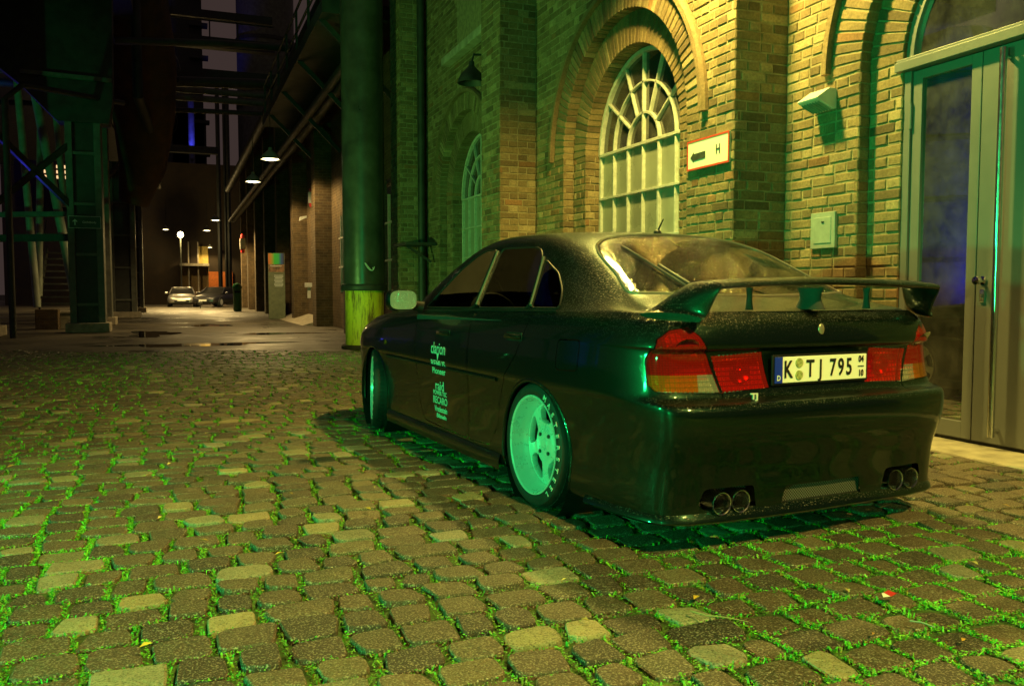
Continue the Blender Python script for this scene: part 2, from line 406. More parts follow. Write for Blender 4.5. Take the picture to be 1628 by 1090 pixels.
for s in stones:
    d, cx, cy, wx, wy = s
    vs, fs = stone_geo(cx, cy, wx, wy, zund(cx, cy) + random.uniform(-.005, .005)); t = stone_tint()
    if id(s) in fset:
        mb = MB(); mb.add([(a - cx, b_ - cy, c) for a, b_, c in vs], fs, t); me = mb.mesh('cobblestone', False); me.materials.append(M['cobble'])
        o = link('cobblestone', me, yard); o.location = (cx, cy, 0)
    else: mass.add(vs, fs, t)
    # grass in the joints round this stone
    patch = .5 + .5 * math.sin(cx * 1.1 + 1.3 * math.sin(cy * .9)) * math.cos(cy * .8 + cx * .4)
    patch = max(.30, min(1.3, .05 + 1.4 * patch + random.uniform(-.15, .15)))
    if cx > 3.3: patch *= .45
    nb = int((240 if d < 4 else 120 if d < 7 else 38) * patch); sz = .85 if d < 4 else 1.0 if d < 7 else 1.35
    for k in range(nb):
        q = random.random()
        if random.random() < .62: px, py = cx + random.choice((-1, 1)) * (wx / 2 + random.uniform(-.004, .016)), cy + random.uniform(-.5, .5) * (wy + .02)
        else: px, py = cx + random.uniform(-.5, .5) * (wx + .02), cy + random.choice((-1, 1)) * (wy / 2 + random.uniform(-.004, .014))
        z0 = -.018; a = random.uniform(0, 2 * PI); b2 = random.uniform(.0018, .0048) * sz
        h = random.uniform(.010, .019) * sz * (1.5 if random.random() < .05 else 1); ln = random.uniform(.2, 1.0) * h
        dx, dy = math.cos(a), math.sin(a); lx, ly = math.cos(a + 1.5 + random.uniform(-1, 1)) * ln, math.sin(a + 1.5 + random.uniform(-1, 1)) * ln
        g = random.uniform(.45, 1.2) * (.75 + .35 * patch); tg = (.12 * g * random.uniform(.5, 1.7), .50 * g, .03 * g) if random.random() < .93 else (.25, .2, .03)
        if k % 7:   # creeping leaf
            l_ = random.uniform(.003, .0075) * sz; tz = random.uniform(.05, .45) * l_; zl = random.uniform(-.016, -.001)
            blades.add([(px - dx * l_, py - dy * l_, zl), (px - dy * l_ * .5, py + dx * l_ * .5, zl + tz), (px + dx * l_, py + dy * l_, zl + tz * .7), (px + dy * l_ * .5, py - dx * l_ * .5, zl - tz * .3)], [(0, 1, 2, 3)], tg)
            continue
        blades.add([(px - dx * b2, py - dy * b2, z0), (px + dx * b2, py + dy * b2, z0), (px + lx + dx * b2, py + ly + dy * b2, z0 + h), (px + lx * 1.2 - dx * b2 * .4, py + ly * 1.2 - dy * b2 * .4, z0 + h)], [(0, 1, 2, 3)], tg)
me = mass.mesh('cobblestone_field', False); me.materials.append(M['cobble']); tag(link('cobblestone_field', me, yard), kind='stuff')
me = blades.mesh('joint_grass'); me.materials.append(M['grass'])
tag(link('joint_grass', me), 'short green grass and moss growing in the joints between the cobbles', 'grass', kind='stuff')
# leaf litter
lf = MB()
for k in range(70):
    d = random.uniform(2.3, 6.5); l = random.uniform(-.6, .62) * d
    if l / d < .15 and random.random() < .6: continue
    p = _f0 * d + _rt * l
    if 1.3 < p.x < 3.5 and 2.4 < p.y < 8: continue
    a = random.uniform(0, 2 * PI); L = random.uniform(.010, .026); c, s_ = math.cos(a), math.sin(a); z = zund(p.x, p.y) + .016
    lf.add([(p.x - c * L, p.y - s_ * L, z), (p.x + s_ * L * .5, p.y - c * L * .5, z + .006), (p.x + c * L, p.y + s_ * L, z + .002), (p.x - s_ * L * .5, p.y + c * L * .5, z + .008)], [(0, 1, 2, 3)],
           random.choice(((.55, .42, .05), (.45, .28, .06), (.35, .22, .07), (.6, .55, .2))))
me = lf.mesh('leaf_litter'); me.materials.append(M['grass']); tag(link('leaf_litter', me), 'small yellow and brown fallen leaves scattered over the cobbles', 'leaves', kind='stuff')
for nm, pts, lab in (('twig', [(1.495, 2.25, .018), (1.515, 2.19, .022), (1.56, 2.155, .022), (1.61, 2.11, .018)], 'pale bent twig lying across cobbles behind the rear bumper'),
                     ('grass_stalk', [(2.075, 1.93, .020), (2.09, 1.90, .024), (2.105, 1.865, .020)], 'short straight straw stalk on the cobbles below the red wrapper')):
    tw = MB(); tw.tube(pts, [.003, .0026, .0022, .0015][:len(pts)], 5)
    tag(tw.build(nm, M['curtain'] if nm == 'grass_stalk' else mat_plain('twig_bark', (.30, .22, .10), .8), smooth=True), lab, 'twig')
WX, WY = 2.19, 2.11
wr = MB(); wr.add([(WX - .01, WY, .02), (WX + .02, WY - .008, .032), (WX + .028, WY + .014, .022), (WX + .002, WY + .022, .034), (WX - .026, WY + .016, .03)], [(0, 1, 2, 3), (0, 3, 4)])
wo = wr.build('candy_wrapper', mat_plain('red_foil', (.5, .03, .03), .3)); tag(wo, 'crumpled red scrap of wrapper on the cobbles behind the car', 'wrapper')
wr = MB(); wr.add([(WX - .034, WY + .014, .03), (WX - .026, WY + .016, .031), (WX - .01, WY, .021), (WX - .038, WY + .004, .02)], [(0, 1, 2, 3)]); wr.build('white_tip', M['white_paint'], wo)

# ------------------------------------------------------------------ the brick hall
hall = empty('brick_hall', (4.3, 8, 0)); HO = Vector((4.3, 8, 0))
tag(hall, 'tall old brick industrial hall with arched windows beside the car', 'building')
bricks = []; arch_bricks = []
def btint():
    q = random.random(); j = random.uniform(.72, 1.22)
    if q < .62: c = (.215, .150, .074)
    elif q < .80: c = (.160, .108, .056)
    elif q < .83: c = (.235, .122, .056)
    else: c = (.29, .215, .115)
    return tuple(x * j for x in c)
def brick_geo(O, u, n, a, b_, z0, z1, proud=None, store=bricks):
    p = random.uniform(-.003, .005) if proud is None else proud
    up = Vector((0, 0, 1)); vs = []
    rz = random.uniform(-.003, .003)
    for ins, dep in ((0.0, -.035), (0.0, p - .007), (.007, p)):
        for uu, zz in ((a + ins, z0 + ins), (b_ - ins, z0 + ins), (b_ - ins, z1 - ins), (a + ins, z1 - ins)):
            vs.append(O + u * (uu + random.uniform(-.0018, .0018)) + n * (dep + (random.uniform(-.0012, .0012) if dep > 0 else 0)) + up * (zz + rz + random.uniform(-.0018, .0018)))
    fs = [(8, 9, 10, 11)]
    for r_ in (0, 1):
        for k in range(4): fs.append((r_ * 4 + k, r_ * 4 + (k + 1) % 4, (r_ + 1) * 4 + (k + 1) % 4, (r_ + 1) * 4 + k))
    c = O + u * ((a + b_) / 2) + up * ((z0 + z1) / 2)
    store.append((c, vs, fs, btint(), abs(b_ - a) * abs(u.dot(_rt)) + .02))
CH, JT = .081, .012
def lay(O, u, n, spans, zmax, z0=.0, phase=0):
    O = Vector(O); u = Vector(u); n = Vector(n); k = int(z0 / CH)
    while k * CH < zmax:
        za = k * CH + JT / 2; zb = (k + 1) * CH - JT / 2
        for a, b_ in spans((za + zb) / 2):
            if b_ - a < .03: continue
            L = .25 if (k + phase) % 2 else .125; x = a
            off = .0 if L == .125 else random.choice((0, .0625))
            x0 = a
            cuts = []; x = a + (L if off == 0 else off)
            while x < b_ - .04:
                cuts.append(x + random.uniform(-.008, .008)); x += L if random.random() > .04 else (.25 if L == .125 else .125)
            cuts = [a] + cuts + [b_]
            for i in range(len(cuts) - 1):
                if cuts[i + 1] - cuts[i] > .025: brick_geo(O, u, n, cuts[i] + (JT / 2 if i else .001), cuts[i + 1] - (JT / 2 if i < len(cuts) - 2 else .001), za, zb)
        k += 1
def arch_span(y0, y1, yc, rj, ro, zs, zsill=0):
    def f(z):
        if z < zsill: return [(y0, y1)]
        if z < zs: h = rj
        elif z < zs + ro: h = math.sqrt(max(0, ro * ro - (z - zs) ** 2))
        else: return [(y0, y1)]
        return [s for s in ((y0, yc - h), (yc + h, y1)) if s[1] > s[0]]
    return f
def ring(X, yc, zs, ri, ro, proud, depth):
    n = int(PI * (ri + ro) / 2 / .078)
    for i in range(n):
        a0 = PI * i / n + .006; a1 = PI * (i + 1) / n - .006; vs = []
        pr = proud + random.uniform(-.003, .004)
        for ins, dx in ((0, depth), (0, -pr + .006), (.006, -pr)):
            for r_, a in ((ri + ins, a0 + ins), (ro - ins, a0 + ins * .5), (ro - ins, a1 - ins * .5), (ri + ins, a1 - ins)):
                vs.append(Vector((X + dx, yc + r_ * math.cos(a), zs + r_ * math.sin(a))))
        fs = [(8, 9, 10, 11)]
        for q in (0, 1):
            for k in range(4): fs.append((q * 4 + k, q * 4 + (k + 1) % 4, (q + 1) * 4 + (k + 1) % 4, (q + 1) * 4 + k))
        am = (a0 + a1) / 2; rm = (ri + ro) / 2
        arch_bricks.append((Vector((X, yc + rm * math.cos(am), zs + rm * math.sin(am))), vs, fs, btint(), .08))
core = MB()
def core_plain(O, u, n, a, b_, z0, z1, back=.007):
    O = Vector(O) - Vector(n) * back; u = Vector(u)
    P = [O + u * a + Vector((0, 0, z0)), O + u * b_ + Vector((0, 0, z0)), O + u * b_ + Vector((0, 0, z1)), O + u * a + Vector((0, 0, z1))]
    core.add(P, [(0, 1, 2, 3)])
def core_arch(X, y0, y1, yc, r, zs, z1, zsill=0.0, depth=.14):
    # wall sheet at X (facing -X) with an arched opening, and the reveal behind it
    def q(ya, yb, za0, za1, zb0, zb1): core.add([(X, ya, za0), (X, yb, zb0), (X, yb, zb1), (X, ya, za1)], [(0, 1, 2, 3)])
    q(y0, yc - r, 0, z1, 0, z1); q(yc + r, y1, 0, z1, 0, z1)
    n = 36; pts = [(yc + r * math.cos(PI - PI * i / n), zs + r * math.sin(PI * i / n)) for i in range(n + 1)]
    for i in range(n): q(pts[i][0], pts[i + 1][0], pts[i][1], z1, pts[i + 1][1], z1)
    if zsill > 0: q(yc - r, yc + r, 0, zsill, 0, zsill)
    path = [(yc - r, zsill)] + pts + [(yc + r, zsill)]
    for i in range(len(path) - 1):
        (ya, za), (yb, zb) = path[i], path[i + 1]
        core.add([(X, ya, za), (X, yb, zb), (X + depth, yb, zb), (X + depth, ya, za)], [(0, 1, 2, 3)])
UY, UX, NX, NY = (0, 1, 0), (1, 0, 0), (-1, 0, 0), (0, -1, 0)
ZS = 2.58
# door bay
XB, XB2, XD, YD = 4.80, 4.90, 4.967, 3.91
lay((XB, 0, 0), UY, NX, arch_span(1.6, 5.896, YD, 1.158, 1.47, 2.68), 4.6)
ring(XB, YD, 2.68, 1.158, 1.47, .004, .10)
lay((XB2, 0, 0), UY, NX, lambda z: [(YD + .85, YD + 1.158), (YD - 1.158, YD - .85)], 2.68)
ring(XB2, YD, 2.68, .85, 1.165, .003, .10)
lay((XB, YD + 1.158, 0), UX, NY, lambda z: [(0, .10)], 2.68)
core_arch(XB + .007, 1.6, 5.91, YD, 1.168, 2.68, 4.7, depth=.10); core_arch(XB2 + .007, YD - 1.2, YD + 1.2, YD, .86, 2.68, 3.95, depth=.12)
# window bays and piers
XA, XA2, XW, XP = 4.275, 4.405, 4.60, 3.79
lay((XA, 5.896, 0), UX, NY, lambda z: [(0, XB - XA)], 4.7, phase=1); core_plain((XA, 5.896, 0), UX, NY, 0.005, XB - XA + .05, 0, 4.8)
BAYS = ((5.896, 10.05, 7.90, 5.0), (10.74, 15.15, 13.0, 6.6))
SILL = .95
for bi, (ya, yb, yc, zt) in enumerate(BAYS):
    sp = arch_span(ya, yb, yc, 1.305, 1.57, ZS, SILL)
    if bi == 1:
        def sp(z, f=sp):
            o = []
            for a, b_ in f(z):
                if 4.86 < z < 6.4 and a < 11.95 and b_ > 13.3: o += [(a, 11.95), (13.3, b_)]
                else: o.append((a, b_))
            return o
    lay((XA, 0, 0), UY, NX, sp, zt)
    ring(XA, yc, ZS, 1.305, 1.57, .004, .13)
    lay((XA2, 0, 0), UY, NX, lambda z, yc=yc: [(yc + .985, yc + 1.305), (yc - 1.305, yc - .985)] if z > SILL else [], ZS, SILL)
    ring(XA2, yc, ZS, .985, 1.31, .003, .19)
    lay((XA, yc + 1.305, 0), UX, NY, lambda z: [(0, XA2 - XA)], ZS, SILL); lay((XA2, yc + .985, 0), UX, NY, lambda z: [(0, XW - XA2)], ZS, SILL, 1)
    core_arch(XA + .007, ya + .01, yb, yc, 1.315, ZS, zt, SILL, .13); core_arch(XA2 + .007, yc - 1.34, yc + 1.34, yc, .995, ZS, ZS + 1.34, SILL, .22)
for k, zt in ((0, 5.6), (1, 7.0)):
    y0 = 10.05 + 5.1 * k
    lay((XP, y0, 0), UX, NY, lambda z: [(0, XA - XP)], zt, phase=1); core_plain((XP, y0, 0), UX, NY, .005, XA - XP + .02, 0, zt)
    lay((XP, 0, 0), UY, NX, lambda z, y0=y0: [(y0, y0 + .69)], zt); core_plain((XP, 0, 0), UY, NX, y0 + .005, y0 + .69, 0, zt)
    core.add([(XP, y0 + .685, 0), (XA + .02, y0 + .685, 0), (XA + .02, y0 + .685, zt), (XP, y0 + .685, zt)], [(0, 1, 2, 3)])
# closed back and top so that no light leaks through
core.box((5.25, 9.0, 4.6), (.3, 15, 9.2)); core.box((4.75, 9, 9.3), (1.3, 15, .2))
def to_local(vs): return [v - HO for v in vs]
core.v = [(x - HO.x, y - HO.y, z - HO.z) for x, y, z in core.v]
me = core.mesh('mortar_wall'); me.materials.append(M['mortar']); link('mortar_wall', me, hall)
def emit_pieces(store, name, massname, mat, limit=300):
    def key(b_):
        q = seen(b_[0]); return -(b_[4] / q[2]) if q and in_frame(b_[0], .0) and not (b_[0].y < 5 and b_[0].z < .9) else 1
    def hid(c): # behind the parked car
        return c.z < 1.30 and c.y < 8.6 and c.x > 4.2 and not (c.x > 4.7 and c.z > 1.15)
    vis = [b_ for b_ in store if key(b_) < 0 and not hid(b_[0])]
    vis.sort(key=key); pick = set(id(b_) for b_ in vis[:limit]); ms = MB()
    for b_ in store:
        c, vs, fs, t, _ = b_
        if id(b_) in pick:
            mb = MB(); mb.add([v - c for v in vs], fs, t); me = mb.mesh(name); me.materials.append(mat)
            o = link(name, me, hall); o.location = c - HO
        else: ms.add(to_local(vs), fs, t)
    if ms.v:
        me = ms.mesh(massname); me.materials.append(mat); tag(link(massname, me, hall), kind='stuff')
emit_pieces(bricks, 'brick', 'brickwork', M['brick']); emit_pieces(arch_bricks, 'arch_brick', 'archwork', M['brick'])
# hood moulds over the arches
def hood(X, yc, zs, r0, r1, proud, a0=0.0, a1=PI):
    mb = MB(); n = 48; prof = ((r0, .0), (r0, -proud), (r1 - .02, -proud), (r1, -proud * .5), (r1, .0)); vs = []
    for i in range(n + 1):
        a = a0 + (a1 - a0) * i / n
        for r_, dx in prof: vs.append((X + dx - HO.x, yc + r_ * math.cos(a) - HO.y, zs + r_ * math.sin(a)))
    m_ = len(prof); fs = [(i * m_ + k, i * m_ + k + 1, (i + 1) * m_ + k + 1, (i + 1) * m_ + k) for i in range(n) for k in range(m_ - 1)]
    fs += [tuple(range(m_)), tuple(range(n * m_, n * m_ + m_))]
    mb.add(vs, fs, (.2, .135, .07)); return mb.build('hood_mould', M['brick'], hall)
hood(XA, 7.90, ZS, 1.565, 1.635, .06); hood(XA, 13.0, ZS, 1.565, 1.635, .06); hood(XB, YD, 2.72, 1.465, 1.535, .06)
# stone sill and concrete plinth
mb = MB(); mb.box((XA2 - .02 - HO.x, 7.9 - HO.y, SILL - .04), (.42, 2.5, .08)); mb.build('window_sill', M['concrete'], hall, bevel=.01)
mb = MB(); mb.box((XA2 - .02 - HO.x, 13.0 - HO.y, SILL - .04), (.42, 2.5, .08)); mb.build('window_sill', M['concrete'], hall, bevel=.01)
mb = MB(); mb.box((4.28 - HO.x, 12.6 - HO.y, 4.79), (.3, 2.2, .12)); mb.build('window_sill', M['concrete'], hall, bevel=.01)
mb = MB(); mb.box((3.70 - HO.x, 5.2 - HO.y, .0), (.0, .0, .0)) if False else None
# arched windows: frame, glazing bars, panes
def win(yc, flip=False):
    fr = MB(); X = XW
    def bar(a, b_, wd=.032, dp=.05): fr.bar((X, a[0], a[1]), (X, b_[0], b_[1]), dp, wd, up=(1, 0, 0)) if False else fr.bar((X, a[0], a[1]), (X, b_[0], b_[1]), wd, dp, up=(1, 0, 0))
    def arc(r, wd=.03, dp=.05, n=28, a0=0, a1=PI):
        vs = []; 
        for i in range(n + 1):
            a = a0 + (a1 - a0) * i / n
            for rr, dx in ((r - wd / 2, -dp / 2), (r + wd / 2, -dp / 2), (r + wd / 2, dp / 2), (r - wd / 2, dp / 2)): vs.append((X + dx, yc + rr * math.cos(a), ZS + rr * math.sin(a)))
        fr.add(vs, [(i * 4 + k, i * 4 + (k + 1) % 4, (i + 1) * 4 + (k + 1) % 4, (i + 1) * 4 + k) for i in range(n) for k in range(4)])
    Rw = .955; cw = Rw / 3
    arc(Rw, .045, .07); arc(cw * 2, .022); arc(cw, .028)
    for z in (ZS, 2.085, 1.60, 1.12, SILL + .02): bar((yc - Rw, z), (yc + Rw, z), .026 if z != ZS else .034, .07)
    for i in range(-3, 4):
        thick = .045 if abs(i) == 3 else .034 if abs(i) == 1 else .022
        bar((yc + i * cw, SILL), (yc + i * cw, ZS), thick, .05)
    bar((yc, ZS), (yc, ZS + Rw), .028)
    for a in (36, 66, 114, 144): bar((yc + cw * math.cos(R(a)), ZS + cw * math.sin(R(a))), (yc + Rw * math.cos(R(a)), ZS + Rw * math.sin(R(a))), .022)
    # opening casement in the middle, standing slightly proud
    fr.v = [(x - HO.x, y - HO.y, z) for x, y, z in fr.v]
    wo = fr.build('window', M['win_paint'], hall, bevel=.003, seg=1)
    def pane(poly, mat, dx=.012):
        mb = MB(); tilt = random.uniform(-.006, .006)
        n = len(poly); vs = [(X + dx + (p[0] - yc) * tilt - HO.x, p[0] - HO.y, p[1]) for p in poly] + [(X + dx + .004 + (p[0] - yc) * tilt - HO.x, p[0] - HO.y, p[1]) for p in poly]
        mb.add(vs, [tuple(range(n)), tuple(range(n, 2 * n))[::-1]] + [(i, (i + 1) % n, (i + 1) % n + n, i + n) for i in range(n)]); mb.build('pane', mat, wo)
    zz = (SILL + .02, 1.12, 1.60, 2.085, ZS)
    for r_ in range(4):
        for i in range(-3, 3): pane([(yc + i * cw, zz[r_]), (yc + (i + 1) * cw, zz[r_]), (yc + (i + 1) * cw, zz[r_ + 1]), (yc + i * cw, zz[r_ + 1])], M['curtain'])
    rr = (0.001, cw, 2 * cw, Rw)
    for k in range(3):
        ang = (0, 90, 180) if k == 0 else (0, 36, 66, 90, 114, 144, 180)
        for i in range(len(ang) - 1):
            a0, a1 = R(ang[i]), R(ang[i + 1]); st = 6
            outer = [(yc + rr[k + 1] * math.cos(a0 + (a1 - a0) * j / st), ZS + rr[k + 1] * math.sin(a0 + (a1 - a0) * j / st)) for j in range(st + 1)]
            inner = [(yc + rr[k] * math.cos(a1 - (a1 - a0) * j / st), ZS + rr[k] * math.sin(a1 - (a1 - a0) * j / st)) for j in range(st + 1)]
            pane(outer + inner, M['glass_dark'])
    mb = MB(); mb.box((XW + .28 - HO.x, yc - HO.y, 2.4), (.02, 2.2, 3.2)); mb.build('dark_room', M['interior'], wo)
win(7.90); win(13.0)
# upper storey window of the far bay
fr = MB(); X = 4.40
for yy in (11.95, 12.4, 12.85, 13.3): fr.bar((X, yy, 4.85), (X, yy, 6.4), .05, .06, up=(1, 0, 0))
for z in (4.87, 5.35, 5.85, 6.38): fr.bar((X, 11.95, z), (X, 13.3, z), .05, .06, up=(1, 0, 0))
fr.v = [(x - HO.x, y - HO.y, z) for x, y, z in fr.v]; wo = fr.build('window', M['win_paint'], hall)
for i in range(3):
    for j in range(3):
        mb = MB(); mb.box((X + .02 - HO.x, 12.175 + .45 * i - HO.y, (5.11, 5.6, 6.11)[j]), (.004, .44, .49)); mb.build('pane', M['curtain'] if (i + j) % 3 else M['glass_dark'], wo)
# ------------------------------------------------------------------ door
X = XD
dl = MB()
def db(y0, y1, z0, z1, x0, x1, mb=dl): mb.box(((x0 + x1) / 2 - HO.x, (y0 + y1) / 2 - HO.y, (z0 + z1) / 2), (x1 - x0, y1 - y0, z1 - z0)); return mb
fb = MB(); db(4.70, 4.762, .02, 2.60, 4.915, 5.0, fb)
df = fb.build('door_frame', M['door_paint'], hall, bevel=.004); fb = MB(); db(3.058, 3.12, .02, 2.60, 4.915, 5.0, fb); fb.build('door_post', M['door_paint'], df, bevel=.004)
fb = MB(); db(3.05, 4.80, 2.600, 2.665, 4.855, 5.0, fb); db(3.05, 4.80, 2.665, 2.69, 4.875, 5.0, fb); fb.build('transom', M['door_paint'], df, bevel=.004)
# arched fanlight frame and glass
vs = []; n = 40; fb = MB()
for i in range(n + 1):
    a = PI * i / n
    for r_, dx in ((.79, 4.93), (.855, 4.93), (.855, 4.99), (.79, 4.99)): vs.append((dx - HO.x, YD + r_ * math.cos(a) - HO.y, 2.68 + r_ * math.sin(a)))
fb.add(vs, [(i * 4 + k, i * 4 + (k + 1) % 4, (i + 1) * 4 + (k + 1) % 4, (i + 1) * 4 + k) for i in range(n) for k in range(4)]); fb.build('fanlight_frame', M['door_paint'], df, smooth=True)
fb = MB(); fb.add([(4.965 - HO.x, YD + .80 * math.cos(PI * i / n) - HO.y, 2.68 + .80 * math.sin(PI * i / n)) for i in range(n + 1)], [tuple(range(n + 1))]); fb.build('fanlight_glass', M['glass_door'], df)
# glazed leaf
lf_ = MB()
db(4.68, 4.698, .03, 2.595, X - .03, X + .02, lf_) if False else None
db(4.615, 4.697, .035, 2.594, X - .035, X + .015, lf_); db(4.135, 4.212, .035, 2.594, X - .035, X + .015, lf_)
db(4.212, 4.615, 2.53, 2.594, X - .035, X + .015, lf_); db(4.212, 4.615, .035, .15, X - .035, X + .015, lf_)
leaf = lf_.build('door', M['door_paint'], hall, bevel=.004); leaf['label'] = 'glazed steel leaf of the double door'
gl = MB(); db(4.212, 4.615, .15, 2.53, X - .012, X - .006, gl); gl.build('glass', M['glass_door'], leaf)
hg = MB()
for z in (2.28, .45):
    hg.tube([(X - .045 - HO.x, 4.70 - HO.y, z - .09), (X - .045 - HO.x, 4.70 - HO.y, z + .09)], .013, 10)
    hg.build('hinge', M['door_paint'], leaf, smooth=True); hg = MB()
# solid leaf
l2 = MB(); db(3.125, 4.128, .035, 2.594, X - .035, X + .015, l2); leaf2 = l2.build('door', M['door_paint'], hall, bevel=.004); leaf2['label'] = 'solid steel leaf of the double door'
pb = MB(); pb.tube([(X - .10 - HO.x, 3.93 - HO.y, .09), (X - .10 - HO.x, 3.93 - HO.y, 2.56)], .022, 14); 
for z in (.13, 2.50): pb.tube([(X - .10 - HO.x, 3.93 - HO.y, z), (X - .03 - HO.x, 3.93 - HO.y, z)], .015, 10)
pb.build('pull_bar', M['steel_bright'], leaf2, smooth=True)
kn = MB(); Mx = Matrix.Translation((X - .035 - HO.x, 4.075 - HO.y, 1.10)) @ Matrix.Rotation(-PI / 2, 4, 'Y')
kn.lathe([(.0, .075), (.026, .072), (.03, .055), (.026, .042), (.012, .035), (.012, .008), (.028, .006), (.028, 0)], 20, Mx); kn.build('knob', M['chrome'], leaf2, smooth=True)
kn = MB(); kn.box((X - .040 - HO.x, 4.075 - HO.y, 1.0), (.012, .034, .085)); kn.box((X - .048 - HO.x, 4.075 - HO.y, 1.0), (.012, .014, .03)); kn.build('lock_plate', M['chrome'], leaf2, bevel=.003)
st = MB(); st.box((4.985 - HO.x, YD - HO.y, -.0), (.06, 1.9, .06)); st.build('door_sill', M['steel_black'], hall)
dr = MB(); dr.box((5.09 - HO.x, YD - HO.y, 1.8), (.02, 2.1, 3.6)); dr.build('dark_lobby', mat_plain('lobby_plaster', (.10, .10, .085), .9, var=.6, scale=2.2), hall)
# worn concrete apron along the wall foot
ap = MB(); ap.box((4.75, 3.2, -.012), (.46, 5.3, .045)); tag(ap.build('concrete_apron', M['concrete'], bevel=.012), kind='structure')
ap = MB(); ap.box((3.93, 8.0, -.012), (.7, 4.0, .045)); tag(ap.build('pavement', M['concrete'], bevel=.012), kind='structure')

# ------------------------------------------------------------------ the parked car (x forward from rear axle, y left, z up)
CAR_LOC = (2.415, 3.775, 0); CAR_YAW = R(90 + 4.4)
car = empty('parked_car', CAR_LOC, CAR_YAW)
tag(car, 'black wet lowered hatchback with big rear spoiler parked on the cobbles', 'car')
def crom(P, n):
    P = np.asarray(P, float); Q = np.vstack([2 * P[0] - P[1], P, 2 * P[-1] - P[-2]]); out = []
    for i in range(1, len(Q) - 2):
        p0, p1, p2, p3 = Q[i - 1:i + 3]
        for k in range(n):
            t = k / n; out.append(.5 * ((2 * p1) + (p2 - p0) * t + (2 * p0 - 5 * p1 + 4 * p2 - p3) * t * t + (3 * p1 - p0 - 3 * p2 + p3) * t ** 3))
    out.append(P[-1]); return np.array(out)
def pchip(xs, ys, x):
    xs = np.asarray(xs, float); ys = np.asarray(ys, float); h = np.diff(xs); d = np.diff(ys) / h; m = np.zeros_like(ys)
    m[0], m[-1] = d[0], d[-1]
    for i in range(1, len(xs) - 1): m[i] = 0 if d[i - 1] * d[i] <= 0 else 3 * (h[i - 1] + h[i]) / ((2 * h[i] + h[i - 1]) / d[i - 1] + (h[i] + 2 * h[i - 1]) / d[i])
    x = np.clip(x, xs[0], xs[-1]); i = np.clip(np.searchsorted(xs, x) - 1, 0, len(xs) - 2); t = (x - xs[i]) / h[i]
    return ys[i] * (1 + 2 * t) * (1 - t) ** 2 + m[i] * h[i] * t * (1 - t) ** 2 + ys[i + 1] * t * t * (3 - 2 * t) + m[i + 1] * h[i] * t * t * (t - 1)
ZT_X, ZT_Z = (-.9, -.6, 0, .6, 1.3, 2.0, 2.635, 3.1, 3.5), (.946, .942, .935, .927, .910, .888, .845, .785, .72)
def ztop(x): return float(pchip(ZT_X, ZT_Z, x))
#        zs    w     zr     Xr     zf   Xf
LV = [(.115, .800, .125, -.930, .14, 3.50), (.135, .840, .143, -.990, .16, 3.56), (.20, .850, .20, -.992, .24, 3.60), (.34, .846, .34, -1.012, .38, 3.63),
      (.47, .850, .46, -1.050, .50, 3.63), (.55, .855, .545, -1.058, .58, 3.60), (.585, .858, .590, -1.045, .62, 3.57), (.603, .862, .604, -.995, .64, 3.54),
      (.64, .861, .622, -.968, .65, 3.53), (.72, .856, .71, -.950, .67, 3.50), (.785, .847, .790, -.950, .685, 3.47), (.80, .845, .806, -.972, .69, 3.46),
      (.84, .834, .85, -.970, .70, 3.44), (.885, .815, .905, -.950, .715, 3.40), (.915, .793, .944, -.908, .725, 3.34)]
rails = []
for zs, wd, zr, xr, zf, xf in LV:
    P = []
    lo = zs > .585
    for i, (x, yv) in enumerate([(xr, 0), (xr + .006, .30), (xr + .022, .56), (xr + .066, wd - .125), (xr + .175, wd - .062), (-.50, wd - .022), (0, wd), (.6, wd), (1.3, wd), (2.0, wd - .002), (2.635, wd - .006), (3.10, wd - .045), (xf - .22, wd - .16), (xf - .06, .42), (xf, 0)]):
        z_ = zs if not lo else .585 + (zs - .585) * (ztop(x) - .585) / (.915 - .585)
        k = (1, 1, 1, .95, .55, .1, 0, 0, 0, 0, 0, 0)[i] if i < 12 else 0
        z_ = z_ * (1 - k) + zr * k
        if i >= 11: f_ = (.35, .85, 1, 1)[i - 11]; z_ = z_ * (1 - f_) + zf * f_
        P.append((x, yv, z_))
    rails.append(crom(P, 9))
rails = np.array(rails)                                   # levels x columns x 3
NS = 4; cols_n = rails.shape[1]
band = np.stack([crom(rails[:, j], NS) for j in range(cols_n)], 1)   # rows x cols
# greenhouse, deck and bonnet
top_rail = rails[-1]; o_ = np.argsort(top_rail[:, 0])
def yb(x): return float(np.interp(x, top_rail[o_, 0], top_rail[o_, 1]))
def zb(x): return float(np.interp(x, top_rail[o_, 0], top_rail[o_, 2]))
GX = (-.9, -.7, -.60, -.50, -.36, -.2, 0, .2, .5, .9, 1.2, 1.5, 1.85, 2.05, 2.2, 2.6, 3.1, 3.4)
GY = (.70, .715, .70, .675, .650, .628, .605, .590, .578, .578, .592, .640, .705, .735, .735, .69, .60, .45)
GZ = (.943, .950, .962, .990, 1.050, 1.125, 1.212, 1.272, 1.312, 1.318, 1.282, 1.175, 1.000, .905, .885, .865, .795, .72)
CXx = (-.92, -.82, -.72, -.64, -.4, -.1, .08, .3, .8, 1.15, 1.30, 1.7, 2.12, 2.25, 2.7, 3.1, 3.36)
CZz = (.945, .968, .985, 1.005, 1.110, 1.248, 1.318, 1.352, 1.368, 1.352, 1.320, 1.150, .945, .925, .885, .82, .735)
xs_ = np.unique(np.concatenate([np.linspace(-.906, -.80, 14), np.linspace(-.80, 2.4, 130), np.linspace(2.4, 3.335, 24)]))
rows = []
